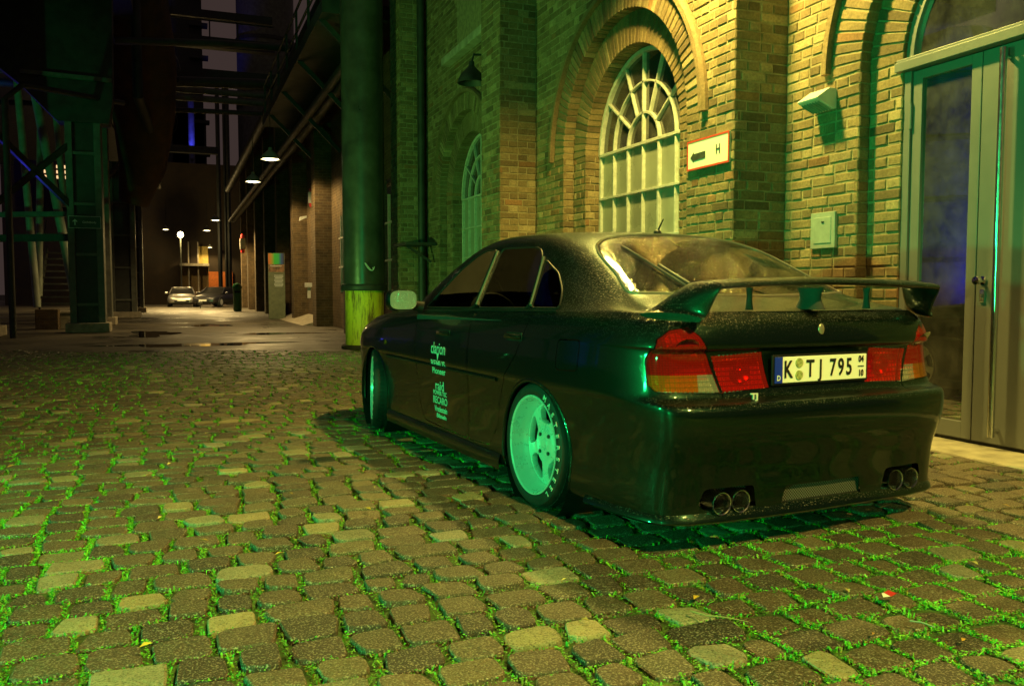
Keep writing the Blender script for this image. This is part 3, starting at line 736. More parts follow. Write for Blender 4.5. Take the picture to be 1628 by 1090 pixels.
for x in xs_:
    b0, z0 = yb(x), zb(x); g = min(float(pchip(GX, GY, x)), b0 - .03 if b0 > .1 else b0 * .7); zg = float(pchip(GX, GZ, x)); zc = float(pchip(CXx, CZz, x))
    ze = zg + min(.034, max(.0, (zc - zg) * .62)); 
    ctrl = np.array([(b0, z0), (b0 - .010, z0 + min(.010, max(0, (zg - z0) * .5))), (g + (b0 - g) * .30, z0 + (zg - z0) * .70), (g, zg), (g - .055 if g > .12 else g * .8, ze), (g * .62, ze + (zc - ze) * .62), (g * .3, ze + (zc - ze) * .92), (0, zc)])
    for _ in range(3):
        q = [ctrl[0]]
        for i in range(len(ctrl) - 1): q += [.75 * ctrl[i] + .25 * ctrl[i + 1], .25 * ctrl[i] + .75 * ctrl[i + 1]]
        q.append(ctrl[-1]); ctrl = np.array(q)
    rows.append([(x, p[0], p[1]) for p in ctrl])
top = np.array(rows)
bm = bmesh.new(); L_id = bm.faces.layers.int.new('part')
def grid(G, pid):
    vv = [[bm.verts.new(p) for p in r_] for r_ in G]
    for i in range(len(G) - 1):
        for j in range(len(G[0]) - 1):
            try: f = bm.faces.new((vv[i][j], vv[i][j + 1], vv[i + 1][j + 1], vv[i + 1][j])); f[L_id] = pid(i, j) if callable(pid) else pid
            except ValueError: pass
BUMP, BODY, ROOF = 1, 0, 0
blev = 7 * NS - 1
def bandid(i, j): return BUMP if i < blev and band[i, j, 0] < -.30 else BODY
for sgn in (1, -1):
    B = band.copy(); B[..., 1] *= sgn; grid(B, bandid)
    T = top.copy(); T[..., 1] *= sgn; grid(T, 0)
bmesh.ops.remove_doubles(bm, verts=bm.verts, dist=.0006)
bmesh.ops.dissolve_degenerate(bm, edges=bm.edges, dist=.0002)
bmesh.ops.recalc_face_normals(bm, faces=bm.faces)
if sum(f.normal.z * f.calc_area() for f in bm.faces if f.calc_center_median().z > 1.2) < 0: bmesh.ops.reverse_faces(bm, faces=bm.faces)
PR = {'side': (0, 2), 'rear': (1, 2), 'top': (0, 1)}
def inside(poly, x, y):
    c = False; n = len(poly)
    for i in range(n):
        x0, y0 = poly[i]; x1, y1 = poly[i - 1]
        if (y0 > y) != (y1 > y) and x < (x1 - x0) * (y - y0) / (y1 - y0) + x0: c = not c
    return c
def cut(poly, view, filt, pid, split=None):
    a, b_ = PR[view]
    lo0, hi0 = min(p[0] for p in poly), max(p[0] for p in poly); lo1, hi1 = min(p[1] for p in poly), max(p[1] for p in poly)
    def box_of(f):
        vx = [v.co[a] for v in f.verts]; vy = [v.co[b_] for v in f.verts]; return min(vx), max(vx), min(vy), max(vy)
    pd = .012; cand = set()
    for f in bm.faces:
        q0, q1, q2, q3 = box_of(f)
        if q1 > lo0 - pd and q0 < hi0 + pd and q3 > lo1 - pd and q2 < hi1 + pd and filt(f.calc_center_median()): cand.add(f)
    for i in range(len(poly)):
        p, q = poly[i - 1], poly[i]; x0, x1 = sorted((p[0], q[0])); y0, y1 = sorted((p[1], q[1])); fs = []
        for f in cand:
            q0, q1, q2, q3 = box_of(f)
            if q1 < x0 - pd or q0 > x1 + pd or q3 < y0 - pd or q2 > y1 + pd: continue
            fs.append(f)
        if not fs: continue
        d = (q[0] - p[0], q[1] - p[1]); no = [0, 0, 0]; no[a] = -d[1]; no[b_] = d[0]; co = [0, 0, 0]; co[a], co[b_] = p
        if Vector(no).length < 1e-9: continue
        geom = list({e for f in fs for e in f.edges}) + list({v for f in fs for v in f.verts}) + fs
        ret = bmesh.ops.bisect_plane(bm, geom=geom, dist=1e-6, plane_co=co, plane_no=Vector(no).normalized())
        cand = {f for f in cand if f.is_valid} | {g for g in ret['geom'] if isinstance(g, bmesh.types.BMFace) and g.is_valid}
    for f in cand:
        if not f.is_valid: continue
        c = f.calc_center_median()
        if lo0 <= c[a] <= hi0 and lo1 <= c[b_] <= hi1 and filt(c) and inside(poly, c[a], c[b_]): f[L_id] = pid(c) if callable(pid) else pid
def inset(poly, d):
    n = len(poly); A = sum(poly[i - 1][0] * poly[i][1] - poly[i][0] * poly[i - 1][1] for i in range(n)); s = 1 if A > 0 else -1; out = []
    for i in range(n):
        p0, p1, p2 = Vector(poly[i - 1]), Vector(poly[i]), Vector(poly[(i + 1) % n])
        n0 = Vector((-(p1 - p0).y, (p1 - p0).x)).normalized() * s; n1 = Vector((-(p2 - p1).y, (p2 - p1).x)).normalized() * s
        b_ = (n0 + n1).normalized(); out.append(tuple(p1 + b_ * d / max(.35, b_.dot(n0))))
    return out
def rnd(poly, r, n=4):
    out = []
    for i in range(len(poly)):
        p0, p1, p2 = Vector(poly[i - 1]), Vector(poly[i]), Vector(poly[(i + 1) % len(poly)])
        a = p1 + (p0 - p1).normalized() * min(r, (p0 - p1).length * .45); c = p1 + (p2 - p1).normalized() * min(r, (p2 - p1).length * .45)
        for k in range(n + 1):
            t = k / n; out.append(tuple((a * (1 - t) + p1 * t) * (1 - t) + (p1 * (1 - t) + c * t) * t))
    return out
circ = lambda cx, cz, r_, n=28: [(cx + r_ * math.cos(2 * PI * k / n), cz + r_ * math.sin(2 * PI * k / n)) for k in range(n)]
DEL, FG, RG, QG, RW, WS, FD, RD, FLAP, LRED, LAMB, LCLR, LIN, TRUNK = 99, 2, 3, 4, 5, 6, 7, 8, 9, 10, 11, 12, 13, 14
up_side = lambda c: abs(c.y) > .5 and c.z > .90 and -.3 < c.x < 1.9
lo_side = lambda c: abs(c.y) > .70 and c.z < .95
W_FRONT = rnd([(1.66, .928), (.880, .940), (.945, 1.268), (1.08, 1.268), (1.20, 1.236), (1.36, 1.155), (1.54, 1.020)], .022, 3)
W_REAR = rnd([(.80, .942), (.19, .950), (.315, 1.205), (.37, 1.245), (.46, 1.260), (.855, 1.270)], .03, 3)
W_QUART = rnd([(.145, .952), (-.115, .955), (-.05, 1.03), (.07, 1.115), (.255, 1.185)], .022, 3)
half = [(.11, .0), (.10, .25), (.06, .42), (.0, .50), (-.09, .540), (-.30, .575), (-.46, .622), (-.505, .600), (-.575, .42), (-.61, .25), (-.625, 0)]
W_BACK = half + [(x, -y_) for x, y_ in half[-2:0:-1]]
half = [(1.24, 0), (1.26, .3), (1.32, .48), (1.50, .56), (1.90, .675), (2.03, .60), (2.09, .4), (2.12, 0)]
W_SHIELD = half + [(x, -y_) for x, y_ in half[-2:0:-1]]
D_FRONT = rnd([(1.70, .955), (1.66, .60), (1.60, .30), (1.50, .215), (.80, .200), (.79, .955)], .05)
D_REAR = rnd([(.78, .955), (.79, .200), (.50, .215), (.40, .34), (.375, .46), (.30, .60), (.17, .72), (.10, .85), (.09, .958)], .03)
F_FLAP = rnd([(-.22, .675), (-.405, .683), (-.405, .822), (-.22, .815)], .03)
for wx in (0, 2.635):
    cut(circ(wx, .270, .335 if wx == 0 else .345), 'side', lambda c: abs(c.y) > .5 and c.z < .75, DEL)
for poly, pid in ((D_FRONT, FD), (D_REAR, RD), (F_FLAP, FLAP)):
    fl = lo_side if pid != FLAP else (lambda c: c.y > .70 and c.z < .95)
    cut(poly, 'side', lambda c, fl=fl: fl(c), lambda c: DEL); cut(inset(poly, .0045), 'side', fl, pid)
for poly, pid in ((W_FRONT, FG), (W_REAR, RG), (W_QUART, QG)): cut(poly, 'side', up_side, pid)
cut(W_BACK, 'top', lambda c: c.z > .96 and c.x < .2, RW); cut(W_SHIELD, 'top', lambda c: c.z > .90 and c.x > 1.1, WS)
# rear lamps, and the recesses of the bumper
for s in (1, -1):
    outer = [(s * .512, .632), (s * .768, .640), (s * .782, .665), (s * .778, .76), (s * .755, .845), (s * .715, .880), (s * .650, .893), (s * .605, .855), (s * .56, .775)]
    def lensid(c): return LRED if c.z > .704 else (LAMB if abs(c.y) > .615 else LCLR)
    fl = lambda c, s=s: c.x < -.66 and c.y * s > .3 and c.z > .6
    cut([(s * .60, .60), (s * .95, .60), (s * .95, .704), (s * .60, .704)], 'rear', fl, 0); cut([(s * .40, .66), (s * .60, .66), (s * .60, .704), (s * .40, .704)], 'rear', fl, 0)
    cut(outer, 'rear', fl, DEL)
    ins_ = inset(outer, .0025); cut([p for p in ins_], 'rear', fl, lensid)
    inner = [(s * .268, .640), (s * .500, .632), (s * .548, .778), (s * .300, .790)]
    cut(inner, 'rear', lambda c, s=s: c.x < -.8 and c.z > .6, DEL); cut(inset(inner, .003), 'rear', lambda c: c.x < -.8 and c.z > .6, LIN)
    cut(rnd([(s * .35, .165), (s * .58, .165), (s * .625, .20), (s * .60, .262), (s * .37, .262)], .02), 'rear', lambda c: c.x < -.8, DEL)
    gap = [(s * .502, .60), (s * .506, .60), (s * .506, .632), (s * .502, .632)]
    gap2 = [(s * .598, .892), (s * .602, .892), (s * .640, .95), (s * .634, .95)]
    cut(gap, 'rear', lambda c: c.x < -.8, DEL)
cut(rnd([(.225, .160), (-.225, .160), (-.205, .242), (.205, .242)], .012), 'rear', lambda c: c.x < -.8, DEL)
bmesh.ops.delete(bm, geom=[f for f in bm.faces if f[L_id] == DEL], context='FACES')
bm.normal_update(); bm.verts.index_update(); bm.verts.ensure_lookup_table()
from mathutils.bvhtree import BVHTree
bvh = BVHTree.FromBMesh(bm)
def on_side(x, z, s=1):
    h = bvh.ray_cast(Vector((x, 2 * s, z)), Vector((0, -s, 0)))
    return (h[0], h[1]) if h[0] else (Vector((x, .86 * s, z)), Vector((0, s, 0)))
def on_top(x, y_):
    h = bvh.ray_cast(Vector((x, y_, 3)), Vector((0, 0, -1))); return (h[0], h[1]) if h[0] else (Vector((x, y_, 1)), Vector((0, 0, 1)))
def on_rear(y_, z):
    h = bvh.ray_cast(Vector((-3, y_, z)), Vector((1, 0, 0))); return (h[0], h[1]) if h[0] else (Vector((-.97, y_, z)), Vector((-1, 0, 0)))
vnorm = [v.normal.copy() for v in bm.verts]
def take(ids, name, mat, parent=car, filt=None, back=.0):
    fs = [f for f in bm.faces if f[L_id] in ids and (filt is None or filt(f.calc_center_median()))]
    idx = {}; vs = []; nr = []; ff = []
    for f in fs:
        t = []
        for v in f.verts:
            if v.index not in idx: idx[v.index] = len(vs); vs.append(tuple(v.co - vnorm[v.index] * back)); nr.append(vnorm[v.index])
            t.append(idx[v.index])
        ff.append(t)
    me = bpy.data.meshes.new(name); me.from_pydata(vs, [], ff); me.polygons.foreach_set('use_smooth', [True] * len(ff)); me.update()
    if nr: me.normals_split_custom_set_from_vertices(nr)
    me.materials.append(mat); return link(name, me, parent)
L_ = lambda c: c.y > 0
R_ = lambda c: c.y < 0
body = take((BODY,), 'body', M['paint']); bumper = take((BUMP,), 'rear_bumper', M['paint'])
doors = []
for fl in (L_, R_):
    for pid in (FD, RD):
        d_ = take((pid,), 'door', M['paint'], filt=fl); doors.append(d_)
take((FLAP,), 'fuel_flap', M['paint'])
for fl in (L_, R_):
    for pid, nm in ((FG, 'window'), (RG, 'window'), (QG, 'quarter_window')): take((pid,), nm, M['glass_car'] if pid == FG else M['glass_tint'], filt=fl)
rw = take((RW,), 'rear_window', M['glass_rear']); take((WS,), 'windscreen', M['glass_car'])
for fl in (L_, R_):
    tl = take((LRED,), 'tail_lamp', M['lens_red'], filt=fl)
    take((LAMB,), 'indicator_lens', M['lens_amber'], tl, filt=fl); take((LCLR,), 'reversing_lens', M['lens_clear'], tl, filt=fl)
    take((LRED, LAMB, LCLR), 'reflector', M['reflector'], tl, filt=fl, back=.028)
    il = take((LIN,), 'inner_tail_lamp', M['lens_red'], filt=fl); take((LIN,), 'reflector', M['reflector'], il, filt=fl, back=.026)
    sg_ = 1 if fl is L_ else -1
    for prt, y_, z, r_ in ((tl, .66, .805, .050), (il, .395, .712, .046)):
        co, no = on_rear(sg_ * y_, z); q_ = no.to_track_quat('Z', 'Y').to_matrix().to_4x4()
        mb = MB(); mb.lathe([(r_, -.010), (r_ * .8, -.016), (r_ * .45, -.022), (r_ * .3, -.024), (.012, -.024), (.012, -.010), (.007, -.006), (0, -.005)], 20, Matrix.Translation(co) @ q_); mb.build('bulb_cup', M['chrome_dull'], prt, smooth=True)
bm.free()
# window seals follow the glass edges
def seal(poly, fn, name, r_, mat=M['seal'], parent=car, off=.001):
    pts = []
    for p in poly:
        co, no = fn(p[0], p[1]); pts.append(co + no * off)
    pts.append(pts[0]); mb = MB(); mb.tube(pts, r_, 6, False); return mb.build(name, mat, parent, smooth=True)
def dens(poly, st=.03):
    out = []
    for i in range(len(poly)):
        p, q = Vector(poly[i]), Vector(poly[(i + 1) % len(poly)]); n = max(1, int((q - p).length / st))
        out += [tuple(p + (q - p) * k / n) for k in range(n)]
    return out
seal(dens(rnd(inset(W_BACK, -.004), .03)), on_top, 'window_seal', .0075)
for s in (1, -1):
    for poly in (W_FRONT, W_REAR, W_QUART): seal(dens(inset(poly, -.004)), lambda x, z, s=s: on_side(x, z, s), 'window_seal', .005, M['plastic_black'])
# bright pillar trims beside the door glass
for p, q in (((.845, .955), (.905, 1.262)), ((.165, .962), (.290, 1.205))):
    mb = MB(); pts = [on_side(p[0] + (q[0] - p[0]) * t, p[1] + (q[1] - p[1]) * t)[0] + Vector((0, .004, 0)) for t in np.linspace(0, 1, 9)]
    mb.tube(pts, .008, 8); mb.build('pillar_trim', M['seal'], car, smooth=True)
# belt moulding
for s in (1, -1):
    mb = MB(); pts = [on_side(x, ztop(x) + .004, s)[0] + Vector((0, .002 * s, 0)) for x in np.linspace(1.68, -.12, 30)]; mb.tube(pts, .006, 6); mb.build('belt_moulding', M['plastic_black'], car, smooth=True)
    mb = MB(); pts = [on_side(x, .575, s)[0] + Vector((0, .002 * s, 0)) for x in np.linspace(2.28, .40, 30)]; mb.tube(pts, .010, 6); mb.build('side_moulding', M['paint'], car, smooth=True)
    mb = MB()   # side skirt
    pr = ((.0, .0), (.020, .004), (.024, .05), (.012, .085), (.0, .09)); vs = []; xs2 = np.linspace(2.26, .36, 20)
    for x in xs2:
        for dy, dz in pr: vs.append((x, s * (.842 + dy), .105 + dz))
    mb.add(vs, [(i * 5 + k, i * 5 + k + 1, (i + 1) * 5 + k + 1, (i + 1) * 5 + k) for i in range(19) for k in range(4)]); mb.build('side_skirt', M['paint'], car, smooth=True)
    for wx, rr in ((0, .335), (2.635, .345)):   # rolled arch lips and dark wheel houses
        mb = MB(); pts = []
        for k in range(25):
            a = R(-14) + R(208) * k / 24; x, z = wx + (rr + .004) * math.cos(a), .270 + (rr + .004) * math.sin(a)
            if z < .13: continue
            co, no = on_side(x, z, s); pts.append(co - Vector((0, .006 * s, 0)))
        mb.tube(pts, .011, 8); mb.build('arch_lip', M['paint'], car, smooth=True)
        mb = MB(); mb.lathe([(rr + .01, .0), (rr + .01, -.34), (.0, -.34)], 32, Matrix.Translation((wx, s * .84, .27)) @ Matrix.Rotation(-PI / 2 * s, 4, 'X')); mb.build('wheel_housing', M['plastic_black'], car, smooth=True)
# door handles
for i, (x, z) in enumerate(((1.16, .775), (.21, .800), (1.16, .775), (.21, .800))):
    s = 1 if i < 2 else -1; co, no = on_side(x, z, s)
    mb = MB(); mb.box((co.x, co.y - .004 * s, co.z), (.17, .012, .058)); hd = mb.build('handle', M['plastic_black'], doors[i], bevel=.012, seg=3)
    mb = MB(); mb.tube([(co.x + .075, co.y, co.z + .006), (co.x + .055, co.y + .020 * s, co.z + .008), (co.x - .055, co.y + .020 * s, co.z + .008), (co.x - .075, co.y, co.z + .006)], .013, 8); mb.build('grip', M['paint'], hd, smooth=True) if False else mb.build('handle', M['paint'], doors[i], smooth=True)
# underbody and interior
mb = MB(); mb.box((1.3, 0, .17), (4.2, 1.30, .07)); mb.box((-.55, 0, .36), (.5, 1.0, .3)); mb.box((3.1, 0, .45), (.6, 1.1, .4)); mb.build('underbody', M['plastic_black'], car)
it = MB(); it.box((1.0, 0, .30), (1.2, 1.56, .04)); it.box((1.85, 0, .68), (.34, 1.40, .38)); it.box((-.36, 0, .84), (.50, 1.34, .05)); it.box((-.1, 0, .55), (.06, 1.0, .55))
it.box((1.06, .80, .60), (1.30, .05, .56)); it.box((1.06, -.80, .60), (1.30, .05, .56)); it.box((.13, .775, .79), (.56, .05, .22)); it.box((.13, -.775, .79), (.56, .05, .22)); inter = it.build('interior', M['interior'], car)
def seat(x, y_, wd):
    sm = MB()
    def blk(P, half_w, n=6):
        vs = []
        for t in np.linspace(-1, 1, n):
            k = 1 - .10 * abs(t) ** 3
            for px, pz in P: vs.append((x + px, y_ + t * half_w, pz * (k if pz > .6 else 1)))
        m_ = len(P); sm.add(vs, [(i * m_ + k2, i * m_ + (k2 + 1) % m_, (i + 1) * m_ + (k2 + 1) % m_, (i + 1) * m_ + k2) for i in range(n - 1) for k2 in range(m_)] + [tuple(range(m_)), tuple(range((n - 1) * m_, n * m_))])
    blk([(.46, .34), (.48, .48), (.40, .52), (.02, .46), (.0, .34)], wd / 2); blk([(.0, .42), (.10, .46), (-.06, .98), (-.14, 1.0), (-.18, .95), (-.08, .42)], wd / 2)
    blk([(-.07, 1.02), (-.10, 1.16), (-.17, 1.17), (-.18, 1.03)], .12); return sm.build('seat', M['seat'], car, bevel=.015)
seat(.78, .36, .50); seat(.78, -.36, .50); seat(-.02, 0, 1.24)
sw = MB(); sw.lathe([(.165, -.012), (.182, 0), (.165, .012), (.150, 0)], 28, Matrix.Translation((1.50, .36, .86)) @ Matrix.Rotation(R(-66), 4, 'Y'), closed=True); sw.tube([(1.50, .36, .86), (1.66, .36, .80)], .03, 8); sw.build('steering_wheel', M['plastic_black'], car, smooth=True)
# ---- rear spoiler
def loft(secs, name, mat, parent, **k):
    mb = MB(); m_ = len(secs[0]); vs = [p for s_ in secs for p in s_]
    fs = [(i * m_ + j, i * m_ + (j + 1) % m_, (i + 1) * m_ + (j + 1) % m_, (i + 1) * m_ + j) for i in range(len(secs) - 1) for j in range(m_)] + [tuple(range(m_)), tuple(range((len(secs) - 1) * m_, len(secs) * m_))]
    mb.add(vs, fs); return mb.build(name, mat, parent, smooth=True, angle=50)
def foil(xc, ch, z, y_, th, tilt=0.0, yt=0.0, sk=0.0):
    out = []
    for t, u_ in ((-.5, 0), (-.46, .34), (-.2, .62), (.15, .55), (.40, .3), (.5, 0), (.40, -.30), (.1, -.42), (-.25, -.42), (-.46, -.30)):
        out.append((xc + t * ch, y_ + yt * u_ * th + sk * t * ch, z + u_ * th + t * ch * tilt))
    return out
secs = [foil(-.945 - .012 * (y_ / .6) ** 2, .20, 1.052 + .020 * (1 - (y_ / .62) ** 2), y_, .030, .06) for y_ in np.linspace(-.60, .60, 25)]
wing = loft(secs, 'rear_spoiler', M['paint'], car)
for s in (1, -1):
    secs = []
    for t in np.linspace(0, 1, 12):
        e = t * t * (3 - 2 * t)
        secs.append(foil(-.957 + .075 * e + .01 * math.sin(PI * t), .20 + .02 * e, 1.052 - .122 * (e ** .9), s * (.598 + .112 * t ** 1.15), .030 + .006 * math.sin(PI * t), .06 + .02 * e, .9 * s * math.sin(PI * t), s * .62 * e))
    loft(secs, 'spoiler_end', M['paint'], wing)
for y_, wx, wt in ((0, .085, .028), (.33, .022, .009), (-.33, .022, .009)):
    zt_ = 1.045; zb_ = .955; secs = []
    for t in np.linspace(0, 1, 6):
        k = 1 - .35 * math.sin(PI * t * .9); secs.append([(-.90 + wx * k * math.cos(q), y_ + wt * (1.15 - .4 * t) * math.sin(q), zb_ + (zt_ - zb_) * t) for q in np.linspace(0, 2 * PI, 12, endpoint=False)])
    loft(secs, 'spoiler_strut', M['interior'], wing)
# ---- rear wiper, aerial
w0, n0 = on_top(-.555, .37); w1, n1 = on_top(-.08, .40); wm, nm_ = on_top(-.33, .375)
mb = MB(); mb.tube([w0 + n0 * .012, w0 + n0 * .035, wm + nm_ * .03, wm + nm_ * .022], [.014, .010, .007, .006], 8); wp = mb.build('rear_wiper', M['plastic_black'], car, smooth=True)
mb = MB(); pts = []
for t in np.linspace(0, 1, 10):
    co, no = on_top(-.52 + .45 * t, .352 + .05 * t); pts.append(co + no * .010)
mb.tube(pts, .006, 6); mb.build('wiper_blade', M['rubber'], wp, smooth=True)
co, no = on_top(.17, .02); mb = MB(); mb.lathe([(.022, 0), (.020, .012), (.010, .02), (0, .021)], 14, Matrix.Translation(co)); an = mb.build('aerial', M['plastic_black'], car, smooth=True)
mb = MB(); mb.tube([co + Vector((0, 0, .01)), co + Vector((-.035, -.012, .075))], [.006, .003], 6); mb.build('aerial_rod', M['plastic_black'], an, smooth=True)
# ---- bumper details: grilles and exhaust tips
def meshmat():
    m, nt, b = nodes('black_wire_mesh'); co = coords(nt)
    v = N(nt, 'ShaderNodeTexChecker', Scale=150.0); nt.links.new(co, v.inputs['Vector']); v.inputs[1].default_value = (.16, .17, .16, 1); v.inputs[2].default_value = (.004, .004, .004, 1)
    nt.links.new(v.outputs[0], b.inputs['Base Color']); b.inputs['Roughness'].default_value = .4; b.inputs['Metallic'].default_value = .3
    bump(nt, b, v.outputs['Fac'], .002); return m
M['wire'] = meshmat()
P = []
for j in range(0, cols_n):
    if rails[1][j, 0] > -.42: break
    P.append(Vector(rails[1][j]))
P = [Vector((p.x, -p.y, p.z)) for p in P[:0:-1]] + P
secs = []
for i, p in enumerate(P):
    t = (P[min(i + 1, len(P) - 1)] - P[max(i - 1, 0)]).normalized(); n_ = Vector((-t.y, t.x, 0)).normalized()
    if n_.dot(Vector((p.x + .3, p.y, 0))) < 0: n_ = -n_
    secs.append([tuple(p + n_ * a + Vector((0, 0, b_))) for a, b_ in ((-.03, -.018), (.012, -.020), (.022, -.010), (.018, .006), (-.002, .030), (-.03, .030))])
loft(secs, 'bumper_lip', M['paint'], bumper)
mb = MB(); mb.box((-.965, 0, .20), (.012, .46, .10)); mb.build('mesh_grille', M['wire'], bumper)
for s in (1, -1):
    mb = MB(); mb.box((-.90, s * .49, .212), (.012, .30, .12)); mb.build('mesh_grille', M['wire'], bumper)
    for y_ in (.435, .530):
        T = Matrix.Translation((-.822, s * y_, .202)) @ Matrix.Rotation(-PI / 2, 4, 'Y')
        mb = MB(); mb.lathe([(.034, -.06), (.039, .05), (.043, .158), (.046, .164), (.045, .170), (.0415, .168), (.038, .150), (.035, .05), (.034, -.06)], 28, T); ex = mb.build('exhaust_tip', M['chrome_dull'], car, smooth=True)
        mb = MB(); mb.lathe([(.0, .02), (.036, .02)], 24, T); mb.build('dark_bore', M['plastic_black'], ex)
# ---- text helper
def text_mesh(body_, size, ext=.001, bold=0.0, align='CENTER', sx=1.0):
    cu = bpy.data.curves.new('txt', 'FONT'); cu.body = body_; cu.size = size; cu.extrude = ext; cu.offset = bold; cu.align_x = align; cu.align_y = 'CENTER'; cu.resolution_u = 3
    o = bpy.data.objects.new('txt', cu); col.objects.link(o)
    dg = bpy.context.evaluated_depsgraph_get(); me = bpy.data.meshes.new_from_object(o.evaluated_get(dg))
    bpy.data.objects.remove(o); bpy.data.curves.remove(cu)
    if sx != 1.0: me.transform(Matrix.Diagonal((sx, 1, 1, 1)))
    return me
def put_text(body_, size, Mx, name, mat, parent, **k):
    me = text_mesh(body_, size, **k); me.transform(Mx); me.materials.clear(); me.materials.append(mat); return link(name, me, parent)
def frameM(loc, X, Y, Z): return Matrix.Translation(loc) @ Matrix((X, Y, Z)).transposed().to_4x4()
REAR = lambda loc: frameM(loc, (0, -1, 0), (0, 0, 1), (-1, 0, 0))
SIDE = lambda loc: frameM(loc, (-1, 0, 0), (0, 0, 1), (0, 1, 0))
# ---- number plate
px = -.972; pz = .712
mb = MB(); mb.box((px + .006, 0, pz), (.010, .535, .125)); plate = mb.build('number_plate', M['plastic_black'], car, bevel=.004)
mb = MB(); mb.box((px, .0, pz), (.004, .512, .106)); mb.build('plate_face', mat_plain('reflective_white_plate', (.80, .80, .74), .35, var=.03), plate, bevel=.002)
mb = MB(); mb.box((px - .003, .238, pz), (.003, .040, .106)); mb.build('country_band', mat_plain('plate_blue', (.01, .03, .45), .35, var=.05), plate)
BLK = mat_plain('plate_black', (.01, .01, .01), .5)
def ptxt(t, y_, z, size, sx, nm='plate_character', mat=BLK, bold=.0016): put_text(t, size, REAR((px - .0045, y_, z)), nm, mat, plate, ext=.0008, bold=bold, sx=sx)
ptxt('D', .238, pz - .033, .030, .9, mat=M['white_paint'], bold=.0008)
for t, y_ in (('K', .188), ('T', .068), ('J', .010), ('7', -.058), ('9', -.105), ('5', -.152)): ptxt(t, y_, pz - .002, .100, .72)
ptxt('04', -.222, pz + .030, .038, .8, bold=.0008); ptxt('10', -.222, pz - .030, .038, .8, bold=.0008)
mb = MB(); mb.box((px - .0035, -.222, pz), (.002, .034, .004)); mb.build('plate_dash', BLK, plate)
SEALM = mat_plain('plate_seal', (.30, .32, .12), .5, var=.6, scale=90)
for z in (.026, -.024):
    mb = MB(); mb.lathe([(0, .004), (.019, .004), (.020, 0)], 18, Matrix.Translation((px - .002, .128, pz + z)) @ Matrix.Rotation(-PI / 2, 4, 'Y')); mb.build('plate_seal', SEALM, plate)
# ---- badges and lettering
co, no = on_rear(0, .872); mb = MB(); mb.lathe([(0, .006), (.017, .005), (.021, .002), (.022, 0)], 16, Matrix.Translation(co) @ Matrix.Rotation(-PI / 2, 4, 'Y') @ Matrix.Diagonal((1.2, .8, 1, 1))); mb.build('emblem', M['seal'], car, smooth=True)
co, no = on_rear(.39, .612); put_text('TJ', .034, REAR((-1.000, .385, .616)), 'badge', M['decal'], car, ext=.003, sx=1.3, bold=.001)
for t, z, sz, wd in (('clarion', .682, .100, .235), ('▼', .634, .045, .0), ('REMUS', .590, .058, .235), ('Pioneer', .546, .056, .22), ('raid', .455, .082, .14), ('POWER TEC', .410, .038, .225), ('RECARO', .364, .062, .235), ('Vredestein', .312, .050, .21), ('Bilstein', .272, .036, .16)):
    co, no = on_side(1.235 - (.35 - z) * .35 * (z < .35), z); up_ = (Vector((0, 0, 1)) - no * no.z).normalized(); Xv = up_.cross(no).normalized(); Mx = frameM(co + no * .0025, Xv, up_, no)
    if t == '▼':
        mb = MB(); mb.prism([(-.022, .022), (.022, .022), (.008, -.004), (0, -.026), (-.008, -.004)], Mx, .001); mb.build('sticker', M['decal'], car); continue
    me = text_mesh(t, sz, .0006, .0008); wq = max(v.co.x for v in me.vertices) - min(v.co.x for v in me.vertices)
    me.transform(Matrix.Diagonal((wd / wq, 1, 1, 1))); me.transform(Mx); me.materials.clear(); me.materials.append(M['decal']); link('sticker', me, car)
co, no = on_side(2.30, .668); mb = MB(); mb.lathe([(0, .008), (.014, .006), (.019, 0)], 14, frameM(co, (1, 0, 0), (0, 0, -1), (0, 1, 0)) @ Matrix.Diagonal((1.2, 1, 1, 1))); mb.build('side_marker', M['lens_amber'], car, smooth=True)
# ---- mirrors
for s in (1, -1):
    secs = []
    for t, k in ((0, .70), (.03, .95), (.07, 1.0), (.11, .86), (.145, .5), (.155, .2)):
        secs.append([(1.60 + t, s * .955 + .098 * k * np.sign(math.cos(q)) * abs(math.cos(q)) ** .6, .975 + .070 * k * np.sign(math.sin(q)) * abs(math.sin(q)) ** .6) for q in np.linspace(0, 2 * PI, 24, endpoint=False)])
    mi = loft(secs, 'mirror', M['paint'], car); 
    mb = MB(); mb.add([(1.598, s * .955 + .088 * np.sign(math.cos(q)) * abs(math.cos(q)) ** .6, .975 + .060 * np.sign(math.sin(q)) * abs(math.sin(q)) ** .6) for q in np.linspace(0, 2 * PI, 28, endpoint=False)], [tuple(range(28))])
    mg, nt, b = nodes('rain_speckled_mirror'); b.inputs['Metallic'].default_value = .45; b.inputs['Base Color'].default_value = (.62, .66, .60, 1); b.inputs['Roughness'].default_value = .12
    bump(nt, b, droplets(nt, coords(nt)), .002); mb.build('mirror_glass', mg, mi)
    mb = MB(); mb.tube([(1.68, s * .88, .945), (1.66, s * .80, .925)], [.028, .04], 10); mb.build('mirror_foot', M['plastic_black'], mi, smooth=True)
